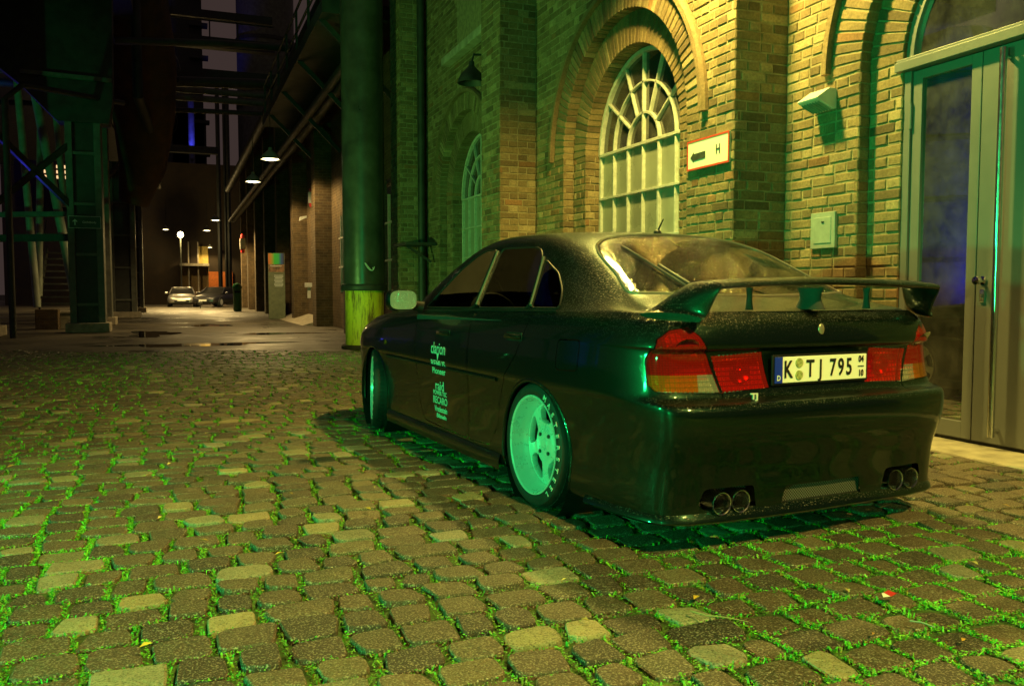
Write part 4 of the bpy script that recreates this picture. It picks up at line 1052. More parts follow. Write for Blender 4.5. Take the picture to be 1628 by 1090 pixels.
# ---- wheels
def wheel(parent):
    wh = empty('wheel', (0, 0, 0), 0, parent); MX = Matrix.Rotation(-PI / 2, 4, 'X')
    mb = MB(); mb.lathe([(.222, .078), (.232, .098), (.245, .106), (.268, .108), (.286, .100), (.296, .084), (.300, .05), (.300, -.05), (.296, -.084), (.286, -.1), (.262, -.105), (.222, -.088)], 72, MX)
    ty = mb.build('tyre', M['rubber'], wh, smooth=True, angle=30)
    mb = MB()
    for k in range(60):
        a = 2 * PI * k / 60
        for dy in (-.055, 0, .055): mb.box((.3005 * math.cos(a), dy, .3005 * math.sin(a)), (.003, .034, .022), Matrix.Rotation(-a, 3, 'Y'))
    mb.build('tread_block', M['rubber'], ty)['kind'] = 'stuff'
    mb = MB(); mb.lathe([(.226, -.085), (.226, .070), (.234, .092), (.2385, .100), (.2370, .106), (.2310, .1065), (.2255, .102), (.2215, .088), (.2135, .055), (.204, .034), (.198, .026), (.196, .018), (.205, .0), (.214, -.085)], 72, MX); rim = mb.build('rim', M['rim'], wh, smooth=True, angle=25)
    # dished face with five windows
    nr, na = 26, 180; vs = []; fs = []
    for i in range(nr + 1):
        r_ = .028 + (.200 - .028) * i / nr; h = .020 + .016 * math.cos((r_ - .03) / .17 * PI * .5) - .006 * math.exp(-((r_ - .09) / .02) ** 2)
        for k in range(na):
            a = 2 * PI * k / na; vs.append((r_ * math.cos(a), h, r_ * math.sin(a)))
    for i in range(nr):
        r_ = .028 + (.200 - .028) * (i + .5) / nr
        for k in range(na):
            a = (360 * (k + .5) / na + 18) % 72 - 36
            ww = 25 - 60 * (r_ - .145) ; u1 = abs(a) / max(1, 24 + 40 * (r_ - .145)); u2 = abs(r_ - .144) / .046
            if u1 ** 3.2 + u2 ** 3.2 < 1: continue
            fs.append((i * na + k, i * na + (k + 1) % na, (i + 1) * na + (k + 1) % na, (i + 1) * na + k))
    mb = MB(); mb.add(vs, fs); me = mb.mesh('wheel_face', True)
    b_ = bmesh.new(); b_.from_mesh(me); 
    for v in [v for v in b_.verts if not v.link_faces]: b_.verts.remove(v)
    bd = [v for v in b_.verts if v.is_boundary]
    for _ in range(3): bmesh.ops.smooth_vert(b_, verts=[v for v in bd if .09 < math.hypot(v.co.x, v.co.z) < .192], factor=.5, use_axis_x=True, use_axis_y=False, use_axis_z=True)
    bmesh.ops.recalc_face_normals(b_, faces=b_.faces)
    if sum(f.normal.y for f in b_.faces) < 0: bmesh.ops.reverse_faces(b_, faces=b_.faces)
    b_.to_mesh(me); b_.free(); me.materials.append(M['rim']); fo = link('wheel_face', me, wh)
    sm = fo.modifiers.new('thick', 'SOLIDIFY'); sm.thickness = .030; sm.offset = -1; bv = fo.modifiers.new('bevel', 'BEVEL'); bv.width = .003; bv.segments = 2; bv.limit_method = 'ANGLE'
    mb = MB(); mb.lathe([(0, .040), (.022, .040), (.029, .034), (.030, .02)], 24, MX); mb.build('hub_cap', M['rim'], wh, smooth=True)
    for k in range(4):
        a = R(45 + 90 * k); mb = MB(); mb.lathe([(0, .026), (.009, .026), (.0105, .0)], 10, Matrix.Translation((.058 * math.cos(a), .016, .058 * math.sin(a))) @ MX); mb.build('wheel_bolt', M['steel_black'], wh)
    mb = MB(); mb.lathe([(.05, -.02), (.125, -.02), (.125, -.04), (.05, -.04)], 32, MX); mb.box((-.09, -.03, .06), (.07, .06, .12)); mb.build('brake_disc', M['steel_black'], wh); mb = MB(); mb.lathe([(0, -.06), (.205, -.06)], 32, MX); mb.build('dark_backing', M['plastic_black'], wh)  # black disc added behind the face to make the wheel openings dark
    # raised sidewall lettering
    lt = MB(); word = 'MASTERSTEEL'
    for i, ch in enumerate(word):
        a = R(62 - i * 11.2); me = text_mesh(ch, .036, .0012, .0008, sx=1.05)
        er = Vector((-math.cos(a), 0, math.sin(a))); et = Vector((-math.sin(a), 0, -math.cos(a))); 
        Mx = frameM(er * .264 + Vector((0, .1078, 0)), et, er, et.cross(er))
        me.transform(Mx); lt.add([v.co for v in me.vertices], [tuple(p.vertices) for p in me.polygons]); bpy.data.meshes.remove(me)
    lo = lt.build('tyre_lettering', M['letter_white'], wh); lo['kind'] = 'part' if False else 'stuff'
    return wh
w0_ = wheel(car); w0_.location = (0, .752, .297); w0_.rotation_euler = (R(1.5), 0, 0)
for x, s, st_ in ((0, -1, 0), (2.635, 1, R(-14)), (2.635, -1, R(-14))):
    c = copy_tree(w0_, car); c.location = (x, s * .752, .297); c.rotation_euler = (R(1.5 * s), 0, st_ + (PI if s < 0 else 0))
# front lamps, grille and plate (turned away from the photograph)
for s in (1, -1):
    mb = MB(); secs = [[(3.34 + .14 * (1 - t), s * (.72 - .34 * (1 - t)), .64 + dz) for dz in (0, .09)] for t in (0, .5, 1)]
    mb.add([p for q in secs for p in q], [(0, 1, 3, 2), (2, 3, 5, 4)]); mb.build('headlamp', M['lens_clear'], car)
mb = MB(); mb.box((3.63, 0, .42), (.012, .52, .11)); mb.build('front_plate', M['white_paint'], car)

# ------------------------------------------------------------------ things on the hall's wall
def at(px, py, d):   # a point d metres ahead of the camera; photo bearings turned into places once, here
    p = _f0 * d + _rt * ((px - 814) / 1350 * d); return Vector((p.x, p.y, CAM_H + (463 - py) / 1350 * d))
WALLX = lambda loc: frameM(loc, (0, -1, 0), (0, 0, 1), (-1, 0, 0))      # faces the alley, text reads left to right
# rusty arrow sign
sg = empty('wall_sign', (XA - .012, 6.24, 2.222)); tag(sg, 'rusty white enamel sign with red border, arrow and letter H', 'sign')
def rustmat(name, c, amt):
    m, nt, b = nodes(name); co = coords(nt); f = noise(nt, co, 13, 6, .75); e = noise(nt, co, 3.2, 2)
    ad = N(nt, 'ShaderNodeMath', operation='ADD'); nt.links.new(f, ad.inputs[0]); nt.links.new(e, ad.inputs[1])
    nt.links.new(mixc(nt, c, (.30, .14, .03), ramp(nt, ad.outputs[0], [(1.0 - amt, 0.0), (1.18 - amt, 1.0)])), b.inputs['Base Color']); b.inputs['Roughness'].default_value = .45
    bump(nt, b, f, .002); return m
mb = MB(); mb.box((0, 0, 0), (.016, .62, .255)); pl = mb.build('plate', rustmat('chipped_white_enamel', (.78, .77, .66), -.025), sg, bevel=.004)
RED = rustmat('chipped_red_enamel', (.55, .06, .03), -.06); mb = MB()
for y_, z, dy, dz in ((0, .121, .62, .016), (0, -.121, .62, .016), (.303, 0, .016, .226), (-.303, 0, .016, .226)): mb.box((-.0095, y_, z), (.004, dy, dz))
mb.build('border', RED, sg)
ARM = mat_plain('worn_black_enamel', (.05, .06, .045), .5, var=.6, scale=40)
mb = MB(); mb.prism([(-.255, -.01), (-.205, .035), (-.205, .018), (-.03, .022), (-.03, -.038), (-.205, -.042), (-.205, -.055)], WALLX((-.0095, 0, -.008)), .002); mb.build('arrow', ARM, sg)
put_text('H', .115, WALLX((-.0105, -.155, .0)), 'letter', ARM, sg, ext=.001, bold=.001, sx=.85)
# wedge-shaped wall light
wl = empty('wall_light', (XB, 5.42, 2.46)); wl.scale = (.72, .72, .72); tag(wl, 'wedge shaped white metal wall light above the small hatch', 'wall light')
mb = MB(); mb.prism([(0, -.02), (0, .20), (.10, .20), (.27, .085), (.26, .065), (.04, -.02)], frameM((0, .155, 0), (-1, 0, 0), (0, 0, 1), (0, 1, 0)) @ Matrix.Translation((0, 0, -.31)), .31); mb.build('housing', M['white_paint'], wl, bevel=.006)
TEAL = mat_plain('teal_louvre', (.16, .30, .24), .4)
for k in range(7):
    mb = MB(); mb.bar((-.235, .125 - k * .042, .042), (-.06, .125 - k * .042, -.028), .006, .020); mb.build('louvre', TEAL, wl)
# service hatch
hb = empty('meter_box', (XB, 5.41, 1.512)); tag(hb, 'small grey metal service hatch set in the brick wall', 'meter box')
mb = MB(); mb.box((-.010, 0, 0), (.030, .272, .285)); mb.build('frame', M['galv'], hb, bevel=.004)
mb = MB(); mb.box((-.026, 0, .0), (.008, .195, .205)); hd = mb.build('door', M['galv'], hb, bevel=.003); mb = MB(); mb.box((-.032, -.01, .065), (.008, .03, .014)); mb.build('latch', M['chrome'], hd, bevel=.003)
# bell lamp and bulkhead lamp on the farther bay
def bell(name, r_, h): 
    return [(.0, h), (r_ * .18, h), (r_ * .22, h * .78), (r_ * .34, h * .70), (r_ * .75, h * .42), (r_ * .97, h * .12), (r_, .0), (r_ * .96, .0), (r_ * .72, h * .38), (r_ * .32, h * .64), (0, h * .70)]
ho = empty('wall_bell_lamp', (4.26, 11.72, 4.0)); ho.scale = (.85, .85, .85); tag(ho, 'dark unlit bell lamp on a bracket above the farther arch', 'wall lamp')
mb = MB(); mb.lathe(bell('b', .24, .36), 24, Matrix.Translation((-.32, 0, 0))); mb.build('shade', M['steel_black'], ho, smooth=True); mb = MB(); mb.tube([(-.32, 0, .34), (-.28, 0, .48), (0, 0, .50)], .02, 8); mb.build('bracket', M['steel_black'], ho, smooth=True)
bk = empty('bulkhead_lamp', (3.77, 10.55, 5.02)); tag(bk, 'oval caged bulkhead lamp high on the brick pier', 'wall lamp')
mb = MB(); mb.lathe([(0, .10), (.08, .085), (.12, .05), (.13, 0)], 20, Matrix.Rotation(-PI / 2, 4, 'Y') @ Matrix.Diagonal((1, 1.5, 1, 1))); mb.build('glass', M['white_paint'], bk, smooth=True)
for k in (-1, 0, 1):
    mb = MB(); mb.tube([(-.02, k * .09, -.12), (-.11, k * .09, -.05), (-.12, k * .09, 0), (-.11, k * .09, .05), (-.02, k * .09, .12)], .006, 6); mb.build('cage_bar', M['steel_black'], bk, smooth=True)
# surface pipes and bracket beside pier
dp = MB(); dp.tube([(4.15, 15.02, .0), (4.15, 15.02, 7.0)], .07, 12); tag(dp.build('downpipe', M['steel_black'], smooth=True), 'dark rain downpipe in the corner behind the pipe column', 'pipe')
sh = MB(); sh.box((3.98, 14.9, 1.86), (.55, .9, .05)); sh.bar((3.75, 14.6, 1.83), (4.2, 14.6, 1.55), .04, .04); tag(sh.build('wall_shelf', M['steel_black']), 'small dark canopy on the wall behind the mirror', 'canopy')

# ------------------------------------------------------------------ hanging lamps of the alley
GLOW = mat_emit('glowing_lamp_globe', (1.0, .80, .42), 14.0)
SHADE = mat_plain('enamel_lamp_shade', (.34, .36, .30), .4, var=.2)
def pendant(loc, watts, label, r_=.26, color=WARM, top=1.6, arm=None, spot=158, glow=GLOW, blend=.35):
    o = empty('pendant_lamp', loc); tag(o, label, 'lamp', 'hanging lamps along the alley')
    mb = MB(); mb.lathe(bell('p', r_, r_ * 1.25), 26); mb.build('shade', SHADE, o, smooth=True)
    mb = MB(); mb.lathe([(0, -.015), (r_ * .5, -.012), (r_ * .84, .02), (r_ * .80, .045), (0, .06)], 22); mb.build('bulb', glow, o, smooth=True)
    mb = MB()
    if arm: mb.tube([(0, 0, r_ * 1.2), (0, 0, .55), (arm[0] * .2, arm[1] * .2, .72), (arm[0], arm[1], .72)], .022, 8)
    else: mb.tube([(0, 0, r_ * 1.2), (0, 0, top)], .012, 6)
    mb.build('arm' if arm else 'cable', M['steel_black'], o, smooth=True)
    light('SPOT', 'lamp_light', (0, 0, -.03), watts, color, o, radius=.17, aim=(0, 0, -5), spot=spot, blend=blend)
    return o
MAIN = (1.0, .77, .16)
pendant((3.42, 6.0, 4.8), 2150, 'lit bell lamp on a wall arm above the parked car', color=MAIN, arm=(1.22, 0), spot=148, blend=.5)
pendant((2.4, -2.6, 5.7), 5200, 'lit bell lamp hanging behind the photographer over the yard', color=MAIN, spot=134, blend=.4)
pendant((2.5, 24.8, 4.70), 900, 'nearest and largest lit bell lamp hanging in the alley', r_=.27)
pendant((2.4, 29.4, 4.62), 900, 'second lit bell lamp hanging in the alley, below the nearest', r_=.26)
pendant((1.95, 47.5, 4.75), 2600, 'third lit bell lamp hanging farther down the alley', r_=.25)
pendant((1.75, 55.0, 4.70), 3000, 'lit bell lamp hanging just left of and beyond the third', r_=.25)
pendant((-.6, 58.0, 4.9), 2600, 'small lit flat lamp hanging above the silver car', r_=.22)
pendant((-2.3, 60.0, 3.8), 60, 'faint flat lamp hanging at the dark left end of alley', r_=.30)

# ------------------------------------------------------------------ floodlights out of shot that tint the place
FLG = mat_emit('green_flood_glass', (.05, 1.0, .2), 6.0); FLB = mat_emit('blue_flood_glass', (.08, .08, 1.0), 8.0)
def flood(loc, aim, watts, color, label, glass, spot=110, r_=.10):
    o = empty('floodlight', loc); tag(o, label, 'floodlight')
    d = (Vector(aim) - Vector(loc)); q = d.to_track_quat('-Z', 'Y').to_matrix().to_4x4()
    mb = MB(); mb.lathe([(0, .16), (.10, .14), (.14, .04), (.15, 0), (.14, .0), (.12, .05), (0, .06)], 20, q); mb.build('housing', M['steel_black'], o, smooth=True)
    mb = MB(); mb.lathe([(0, .02), (.125, .02)], 20, q); mb.build('lens', glass, o)
    mb = MB(); mb.tube([(0, 0, 0), (0, 0, -max(.05, loc[2]))], .03, 8); mb.build('stand', M['steel_black'], o, smooth=True)
    l = light('SPOT', 'flood_light', tuple(d.normalized() * .06), watts, color, o, radius=r_, spot=spot, blend=.5); l.rotation_euler = d.to_track_quat('-Z', 'Y').to_euler()
    return o
flood((-3.6, -.4, 1.1), (2.0, 4.6, .5), 1150, GREEN, 'green floodlight on a stand left of the photographer', FLG, 100)
flood((-6.8, 4.6, 1.5), (1.8, 3.6, .6), 1700, GREEN, 'green floodlight across the yard facing the side of the car', FLG, 50)
flood((-2.2, 10.6, .6), (4.0, 12.8, 3.7), 680, (.34, 1.0, .16), 'green floodlight on the ground aimed at the farther bay', FLG, 80)
flood((-7.8, 17.0, .4), (-4.9, 24, 4.6), 520, GREEN, 'green floodlight on the ground aimed at the steel struts', FLG, 46)
flood((-7.5, 29.0, .6), (-5.0, 23.5, 6.5), 500, BLUE, 'blue floodlight behind the steel struts', FLB, 60)
flood((-12.5, 13.5, 1.2), (-14.5, 21.0, 5.0), 4000, BLUE, 'blue floodlight at the foot of the far left gantry', FLB, 70)

# ------------------------------------------------------------------ pipe column with yellow foot
pc = empty('pipe_column', (3.16, 15.35, 0)); tag(pc, 'thick round steel pipe column with yellow painted foot', 'column')
mb = MB(); mb.lathe([(.375, 1.16), (.375, 9.5), (0, 9.5)], 40); mb.build('shaft', M['pipe_paint'], pc, smooth=True)
mb = MB(); mb.lathe([(.30, 1.04), (.41, 1.04), (.42, 1.06), (.42, 1.13), (.41, 1.15), (.375, 1.16)], 40); mb.build('flange', M['steel_black'], pc, smooth=True)
def yellow():
    m, nt, b = nodes('peeling_yellow_paint'); co = coords(nt); mp = nt.nodes.new('ShaderNodeMapping'); mp.inputs['Scale'].default_value = (1, 1, .16); nt.links.new(co, mp.inputs[0])
    f = noise(nt, mp.outputs[0], 9, 6, .7); g = noise(nt, co, 22, 4)
    c = mixc(nt, (.90, .72, .04), (.20, .09, .02), ramp(nt, f, [(.46, 0.0), (.62, 1.0)])); c = mixc(nt, c, (.03, .02, .01), ramp(nt, g, [(.66, 0.0), (.72, 1.0)]))
    nt.links.new(c, b.inputs['Base Color']); b.inputs['Roughness'].default_value = .6; bump(nt, b, f, .004); return m
mb = MB(); mb.lathe([(.345, .06), (.345, 1.04)], 40); mb.build('yellow_foot', yellow(), pc, smooth=True)
mb = MB(); mb.lathe([(0, .07), (.40, .07), (.42, .05), (.42, 0), (0, 0)], 40); mb.build('base_ring', M['rust'], pc, smooth=True)
gr = MB()
pts = [at(589 + 7 * math.cos(q) - q * .3, 424 + 6 * math.sin(1.4 * q), 15.02) - Vector((3.16, 15.35, 0)) for q in np.linspace(0, 6.6, 24)]
gr.tube(pts, .008, 5); gr.build('chalk_scribble', M['decal'], pc)

# ------------------------------------------------------------------ the hall goes on down the alley
for k in range(2, 10):
    y0 = 10.05 + 5.1 * k; hb_ = empty('brick_bay', (4.1, y0, 0))
    tag(hb_, ('brick pier and recessed bay of the hall, ' + ('third', 'fourth', 'fifth', 'sixth', 'seventh', 'eighth', 'ninth', 'tenth')[k - 2] + ' from the car along the alley'), 'building', 'receding bays of the brick hall')
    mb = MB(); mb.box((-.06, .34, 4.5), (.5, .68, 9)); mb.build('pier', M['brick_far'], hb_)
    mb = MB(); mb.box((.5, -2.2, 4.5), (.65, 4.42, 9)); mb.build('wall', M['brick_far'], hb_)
    if k < 6:
        mb = MB(); n = 14; P = [(-.9, 1.0)] + [(-.9 * math.cos(PI * i / n), 2.55 + .9 * math.sin(PI * i / n)) for i in range(n + 1)] + [(.9, 1.0)]
        mb.add([(.165, -2.2 + a, b_) for a, b_ in P], [tuple(range(len(P)))]); wn = mb.build('window', M['glass_dark'], hb_)
        mb = MB()
        for a in (-.6, 0, .6): mb.bar((.15, -2.2 + a, 1.0), (.15, -2.2 + a, 3.1), .04, .03, up=(1, 0, 0))
        for z in (1.7, 2.5): mb.bar((.15, -3.1, z), (.15, -1.3, z), .04, .03, up=(1, 0, 0))
        mb.build('glazing_bar', M['win_paint'], wn)
# raised loading ramp at the foot of the bays
rp = MB(); rp.add([(3.5, 26.2, -.004), (4.3, 26.2, .25), (4.3, 33.5, .25), (3.5, 33.5, -.004), (4.3, 26.2, -.05), (4.3, 33.5, -.05)], [(0, 1, 2, 3), (0, 4, 1), (3, 2, 5)]); tag(rp.build('ramp', M['concrete']), kind='structure')
# alarm boxes, small wall light, box on pier
ALR = mat_plain('alarm_red', (.6, .03, .03), .4)
for (px_, py_, d, lab) in ((497, 316, 26.6, 'white alarm box with red caps on the lit brick pier'), (388, 388, 45, 'small red and white alarm box on the farther pier')):
    p = at(px_, py_, d); o = empty('alarm_box', p); tag(o, lab, 'alarm box'); k = d / 26.6
    mb = MB(); mb.box((0, 0, 0), (.16 * k, .14, .34 * k)); mb.build('case', M['white_paint'], o, bevel=.01)
    for s in (1, -1): mb = MB(); mb.lathe([(.06 * k, 0), (.055 * k, .10 * k), (.02 * k, .13 * k), (0, .13 * k)], 12, Matrix.Translation((0, 0, s * .17 * k)) @ Matrix.Rotation(0 if s > 0 else PI, 4, 'X')); mb.build('cap', ALR, o, smooth=True)
p = at(490, 347, 26.9); mb = MB(); mb.prism([(0, 0), (.22, -.10), (.20, .02), (0, .06)], frameM(p, (-1, 0, 0), (0, 0, 1), (0, 1, 0)), .16); tag(mb.build('wedge_light', M['white_paint'], bevel=.005), 'tiny pale wedge light under the alarm box', 'wall light')
p = at(491, 453, 27.0); mb = MB(); mb.box(p, (.2, .26, .14)); mb.box(p + Vector((.02, 0, -.25)), (.1, .1, .34)); tag(mb.build('junction_box', M['white_paint'], bevel=.008), 'small white junction box low on the brick pier', 'box')

# ------------------------------------------------------------------ information board
ib = empty('information_board', (3.44, 32.6, 0), R(-6)); tag(ib, 'tall grey green information board with rainbow poster on top', 'sign')
mb = MB(); mb.box((0, 0, 1.22), (.60, .10, 2.44)); mb.build('board', mat_plain('board_grey_green', (.12, .14, .08), .6), ib, bevel=.008)
m, nt, b = nodes('rainbow_print'); co = coords(nt); sp = nt.nodes.new('ShaderNodeSeparateXYZ'); nt.links.new(co, sp.inputs[0])
mr = N(nt, 'ShaderNodeMapRange'); mr.inputs['From Min'].default_value = -.28; mr.inputs['From Max'].default_value = .28; nt.links.new(sp.outputs[0], mr.inputs['Value'])
nt.links.new(ramp(nt, mr.outputs[0], [(0, (.55, .12, .02)), (.2, (.35, .25, .02)), (.38, (.02, .42, .04)), (.62, (.02, .40, .08)), (.8, (.02, .08, .30)), (1, (.03, .02, .03))]), b.inputs['Base Color'])
mb = MB(); mb.box((0, -.053, 2.23), (.57, .008, .40)); mb.build('poster', m, ib)
mb = MB(); mb.box((0, -.053, 1.88), (.57, .008, .27)); bn = mb.build('banner', mat_plain('banner_print', (.20, .10, .05), .5, var=.8, scale=7), ib)
put_text('Ostfassaden', .085, frameM((-.02, -.06, 1.97), (1, 0, 0), (0, 0, 1), (0, -1, 0)), 'headline', M['white_paint'], bn, bold=.001)
for k in range(9):
    mb = MB(); mb.box((.07, -.053, 1.62 - k * .05), (.32 - .05 * (k % 3 == 2), .006, .022)); mb.build('text_line', M['decal'], ib)

# ------------------------------------------------------------------ steelworks on the left
def column(loc, wd, ht, label, haunch=False):
    o = empty('steel_column', loc); tag(o, label, 'column', 'riveted columns along the alley')
    mb = MB(); mb.box((0, 0, ht / 2), (wd * .60, wd * .5, ht)); mb.build('web', M['steel_black'], o)
    for s in (1, -1): mb = MB(); mb.box((s * wd * .40, 0, ht / 2), (wd * .20, wd * .72, ht)); mb.build('flange', M['steel_green'], o, bevel=.01)
    for z in np.arange(.7, ht, 1.25): mb = MB(); mb.box((0, -wd * .29, z), (wd * .60, wd * .10, .07)); mb.build('stiffener', M['steel_green'], o)
    mb = MB(); mb.box((0, 0, .12), (wd * 1.25, wd * 1.1, .24)); mb.build('foot', M['concrete'], o, bevel=.02)
    if haunch:
        mb = MB(); mb.prism([(-.55, ht - .1), (.6, ht - .1), (.7, ht + .5), (.75, ht + 3.4), (-6.5, ht + 3.4), (-3.0, ht + 2.1), (-1.3, ht + .7)], frameM((0, .3, 0), (1, 0, 0), (0, 0, 1), (0, -1, 0)), .6); mb.build('haunch', M['steel_black'], o)
        mb = MB(); mb.bar((-1.3, -.36, ht + 1.0), (.7, -.36, ht + .95), .1, .1); mb.build('haunch_rib', M['steel_green'], o)
    return o
column((-2.1, 24.0, 0), .80, 5.3, 'wide riveted steel column carrying the arrow sign', True)
column((-2.3, 29.0, 0), .85, 6.0, 'slimmer steel column just behind the one with the sign')
column((-1.95, 36.5, 0), .95, 6.0, 'green lit steel column farther down the left side of the alley')
column((-2.0, 46.0, 0), .9, 6.0, 'last dark steel column before the alley end')
column((-4.3, 22.6, 0), .85, 9.0, 'dark steel column at the outer left behind the struts')
column((-6.9, 22.0, 0), .7, 9.0, 'dark steel post at the edge, leftmost of the columns')
def strut(a, b_, d, r_, lab):
    mb = MB(); mb.tube([at(*a, d), at(*b_, d)], r_, 14); tag(mb.build('diagonal_strut', M['strut'], smooth=True), lab, 'strut', 'green pipe struts')
strut((37, 80), (60, 488), 24.5, .10, 'near vertical green pipe strut, leftmost of the group')
strut((62, 120), (120, 470), 24.0, .12, 'slanting green pipe strut crossing to the wide column')
strut((76, 170), (63, 470), 26.0, .10, 'green pipe strut behind, leaning the opposite way')
strut((99, 185), (108, 330), 25.5, .09, 'blue edged pipe strut close to the wide column')
for py_, th, lab in ((341, .14, 'upper horizontal tie beam between the left columns'), (378, .20, 'lower thick horizontal tie beam between the left columns'), (118, .10, 'thin high rail at the far left')):
    mb = MB(); a, b_ = at(-40, py_ + 2, 23.6), at(122, py_, 23.6); mb.bar(a, b_, .12, th); tag(mb.build('tie_beam', M['steel_green'] if py_ < 360 else M['steel_black']), lab, 'beam')
# arrow sign on the column
sn = empty('arrow_sign', (-2.1, 23.66, 2.74)); tag(sn, 'narrow dark direction sign with white up arrow on the steel column', 'sign')
mb = MB(); mb.box((0, 0, 0), (.72, .03, .30)); mb.build('panel', mat_plain('sign_dark_green', (.006, .02, .01), .4), sn)
mb = MB()
for z in (.145, -.145): mb.box((0, -.017, z), (.72, .006, .012))
for x in (-.355, .355): mb.box((x, -.017, 0), (.012, .006, .29))
mb.build('frame', M['white_paint'], sn)
FR = lambda loc: frameM(loc, (1, 0, 0), (0, 0, 1), (0, -1, 0))
mb = MB(); mb.prism([(-.012, -.075), (.012, -.075), (.012, .03), (.045, .0), (.055, .015), (0, .075), (-.055, .015), (-.045, .0), (-.012, .03)], FR((-.22, -.018, 0)), .004); mb.build('arrow', M['white_paint'], sn)
put_text('Gichtbody', .075, FR((.10, -.019, .0)), 'lettering', M['white_paint'], sn, bold=.001)
# stair, brick plinth, lit cabin behind
stt = empty('steel_stair', at(92, 490, 27)); tag(stt, 'steel stair with open treads behind the green struts', 'stair')
for k in range(9): mb = MB(); mb.box((0, k * .24, .15 + k * .21), (.95, .26, .05)); mb.build('tread', M['steel_green'], stt)
for s in (-.5, .5): mb = MB(); mb.bar((s, -.1, .05), (s, 2.1, 1.95), .05, .2); mb.build('stringer', M['steel_green'], stt); mb = MB(); mb.tube([(s, -.1, 1.0), (s, 2.1, 2.9)], .025, 8); mb.build('handrail', M['steel_green'], stt, smooth=True)
mb = MB(); p = at(76, 500, 23.2); mb.box((p.x, p.y, .26), (.55, .5, .56)); tag(mb.build('brick_plinth', M['brick_far'], bevel=.01), 'small reddish brick plinth at the foot of the struts', 'plinth')
mb = MB(); p = at(108, 498, 23.8); mb.box((p.x, p.y, .2), (.6, .5, .42)); mb.box((p.x, p.y, .44), (.66, .56, .06)); tag(mb.build('concrete_block', M['concrete'], bevel=.01), 'low concrete block beside the wide steel column', 'block')
cb = empty('lit_cabin', at(93, 300, 40)); tag(cb, 'lit cabin front with slatted window seen between the struts', 'building')
mb = MB(); mb.box((0, 0, 0), (3.2, .3, 2.4)); mb.build('wall', M['rust'], cb)
WL = mat_emit('lit_cabin_window', (1.0, .62, .28), 1.3)
for i in range(2):
    for k in range(3): mb = MB(); mb.box((-.35 + i * .75, -.17, .95 - k * .24), (.55, .03, .14)); mb.build('lit_slat', WL, cb)
# overhead deck, big downcomer, pipes
dk = MB(); dk.box((-6.5, 40, 10.5), (11.0, 44, 3.0)); dk.box((-1.2, 40, 8.9), (.5, 44, .7)); tag(dk.build('furnace_deck', M['steel_black']), 'black overhead deck of the steelworks above the left columns', 'platform')
dc = empty('downcomer_pipe', (-1.05, 30.0, 0)); tag(dc, 'bulky dark sagging duct hanging above the left side of the alley', 'pipe')
mb = MB(); mb.tube([(-.9, -4.0, 12), (-.2, -3.0, 9.4), (.15, -1.6, 7.8), (.2, -.6, 6.4), (.1, 0, 5.0), (-.2, .3, 3.9)], [1.25, 1.2, 1.05, .9, .7, .45], 20); mb.build('duct', M['rust'], dc, smooth=True)
for t, r_ in ((9.4, 1.3), (7.8, 1.14), (6.4, .98)): mb = MB(); mb.lathe([(r_, -.06), (r_, .06)], 20, Matrix.Translation({9.4: (-.2, -3.0, 9.4), 7.8: (.15, -1.6, 7.8), 6.4: (.2, -.6, 6.4)}[t]) @ Matrix.Rotation(R(-38), 4, 'X')); mb.build('flange', M['steel_black'], dc, smooth=True)
def bridge(y_, z, th, lab, x0=-8, x1=4.4, lattice=False, pipes=0):
    o = empty('pipe_bridge', (0, y_, z)); tag(o, lab, 'beam', 'beams bridging the alley')
    mb = MB(); mb.box(((x0 + x1) / 2, 0, 0), (x1 - x0, .5, th)); mb.build('beam', M['steel_black'], o)
    if lattice:
        for k in range(int((x1 - x0) / 1.2)):
            mb = MB(); a = x0 + k * 1.2; mb.bar((a, 0, .1), (a, 0, 1.0), .06, .06); mb.build('rail_post', M['steel_black'], o)
        mb = MB(); mb.tube([(x0, 0, 1.0), (x1, 0, 1.0)], .04, 8); mb.build('handrail', M['steel_black'], o, smooth=True)
    for k in range(pipes):
        mb = MB(); mb.tube([(x0, -.4 - .0 * k, -.35 - .32 * k), (x1, -.4, -.35 - .32 * k)], .13, 10); mb.build('pipe', M['steel_green'], o, smooth=True)
bridge(42, 13.6, .35, 'highest dark beam bridging the alley against the sky', lattice=False)
bridge(41, 12.1, .45, 'railed walkway bridging the alley below the highest beam', lattice=True)
bridge(38, 9.9, .55, 'pipe bridge with parallel pipes low across the alley', pipes=3)
bridge(66, 11.2, .5, 'far dark beam bridging the alley above the end building', x1=3.0)
# right-hand overhead gantry of the hall
gt = empty('wall_gantry', (3.2, 18.5, 6.4)); tag(gt, 'dark railed gantry fixed high on the hall behind the pipe column', 'platform')
mb = MB(); mb.box((.2, 4, 0), (1.5, 12, .25)); mb.build('deck', M['steel_black'], gt)
for k in range(7): mb = MB(); mb.bar((-.5, -1.8 + k * 1.9, .1), (-.5, -1.8 + k * 1.9, 1.1), .05, .05); mb.build('rail_post', M['steel_black'], gt)
for z in (.6, 1.1): mb = MB(); mb.tube([(-.5, -2, z), (-.5, 10, z)], .03, 8); mb.build('handrail', M['steel_black'], gt, smooth=True)
for k in range(4): mb = MB(); mb.bar((-.5, -1.5 + 3.2 * k, -.1), (1.0, -1.5 + 3.2 * k, -1.6), .08, .1); mb.build('brace', M['steel_black'], gt)
for x, r_, lab in ((3.35, .11, 'thin dark pipe running along the hall, outer of two'), (3.62, .16, 'thicker dark pipe running along the hall, inner of two')):
    mb = MB(); mb.tube([(x, 16.2, 5.6 + r_), (x, 60, 5.6 + r_)], r_, 10); tag(mb.build('wall_pipe', M['steel_black'], smooth=True), lab, 'pipe')
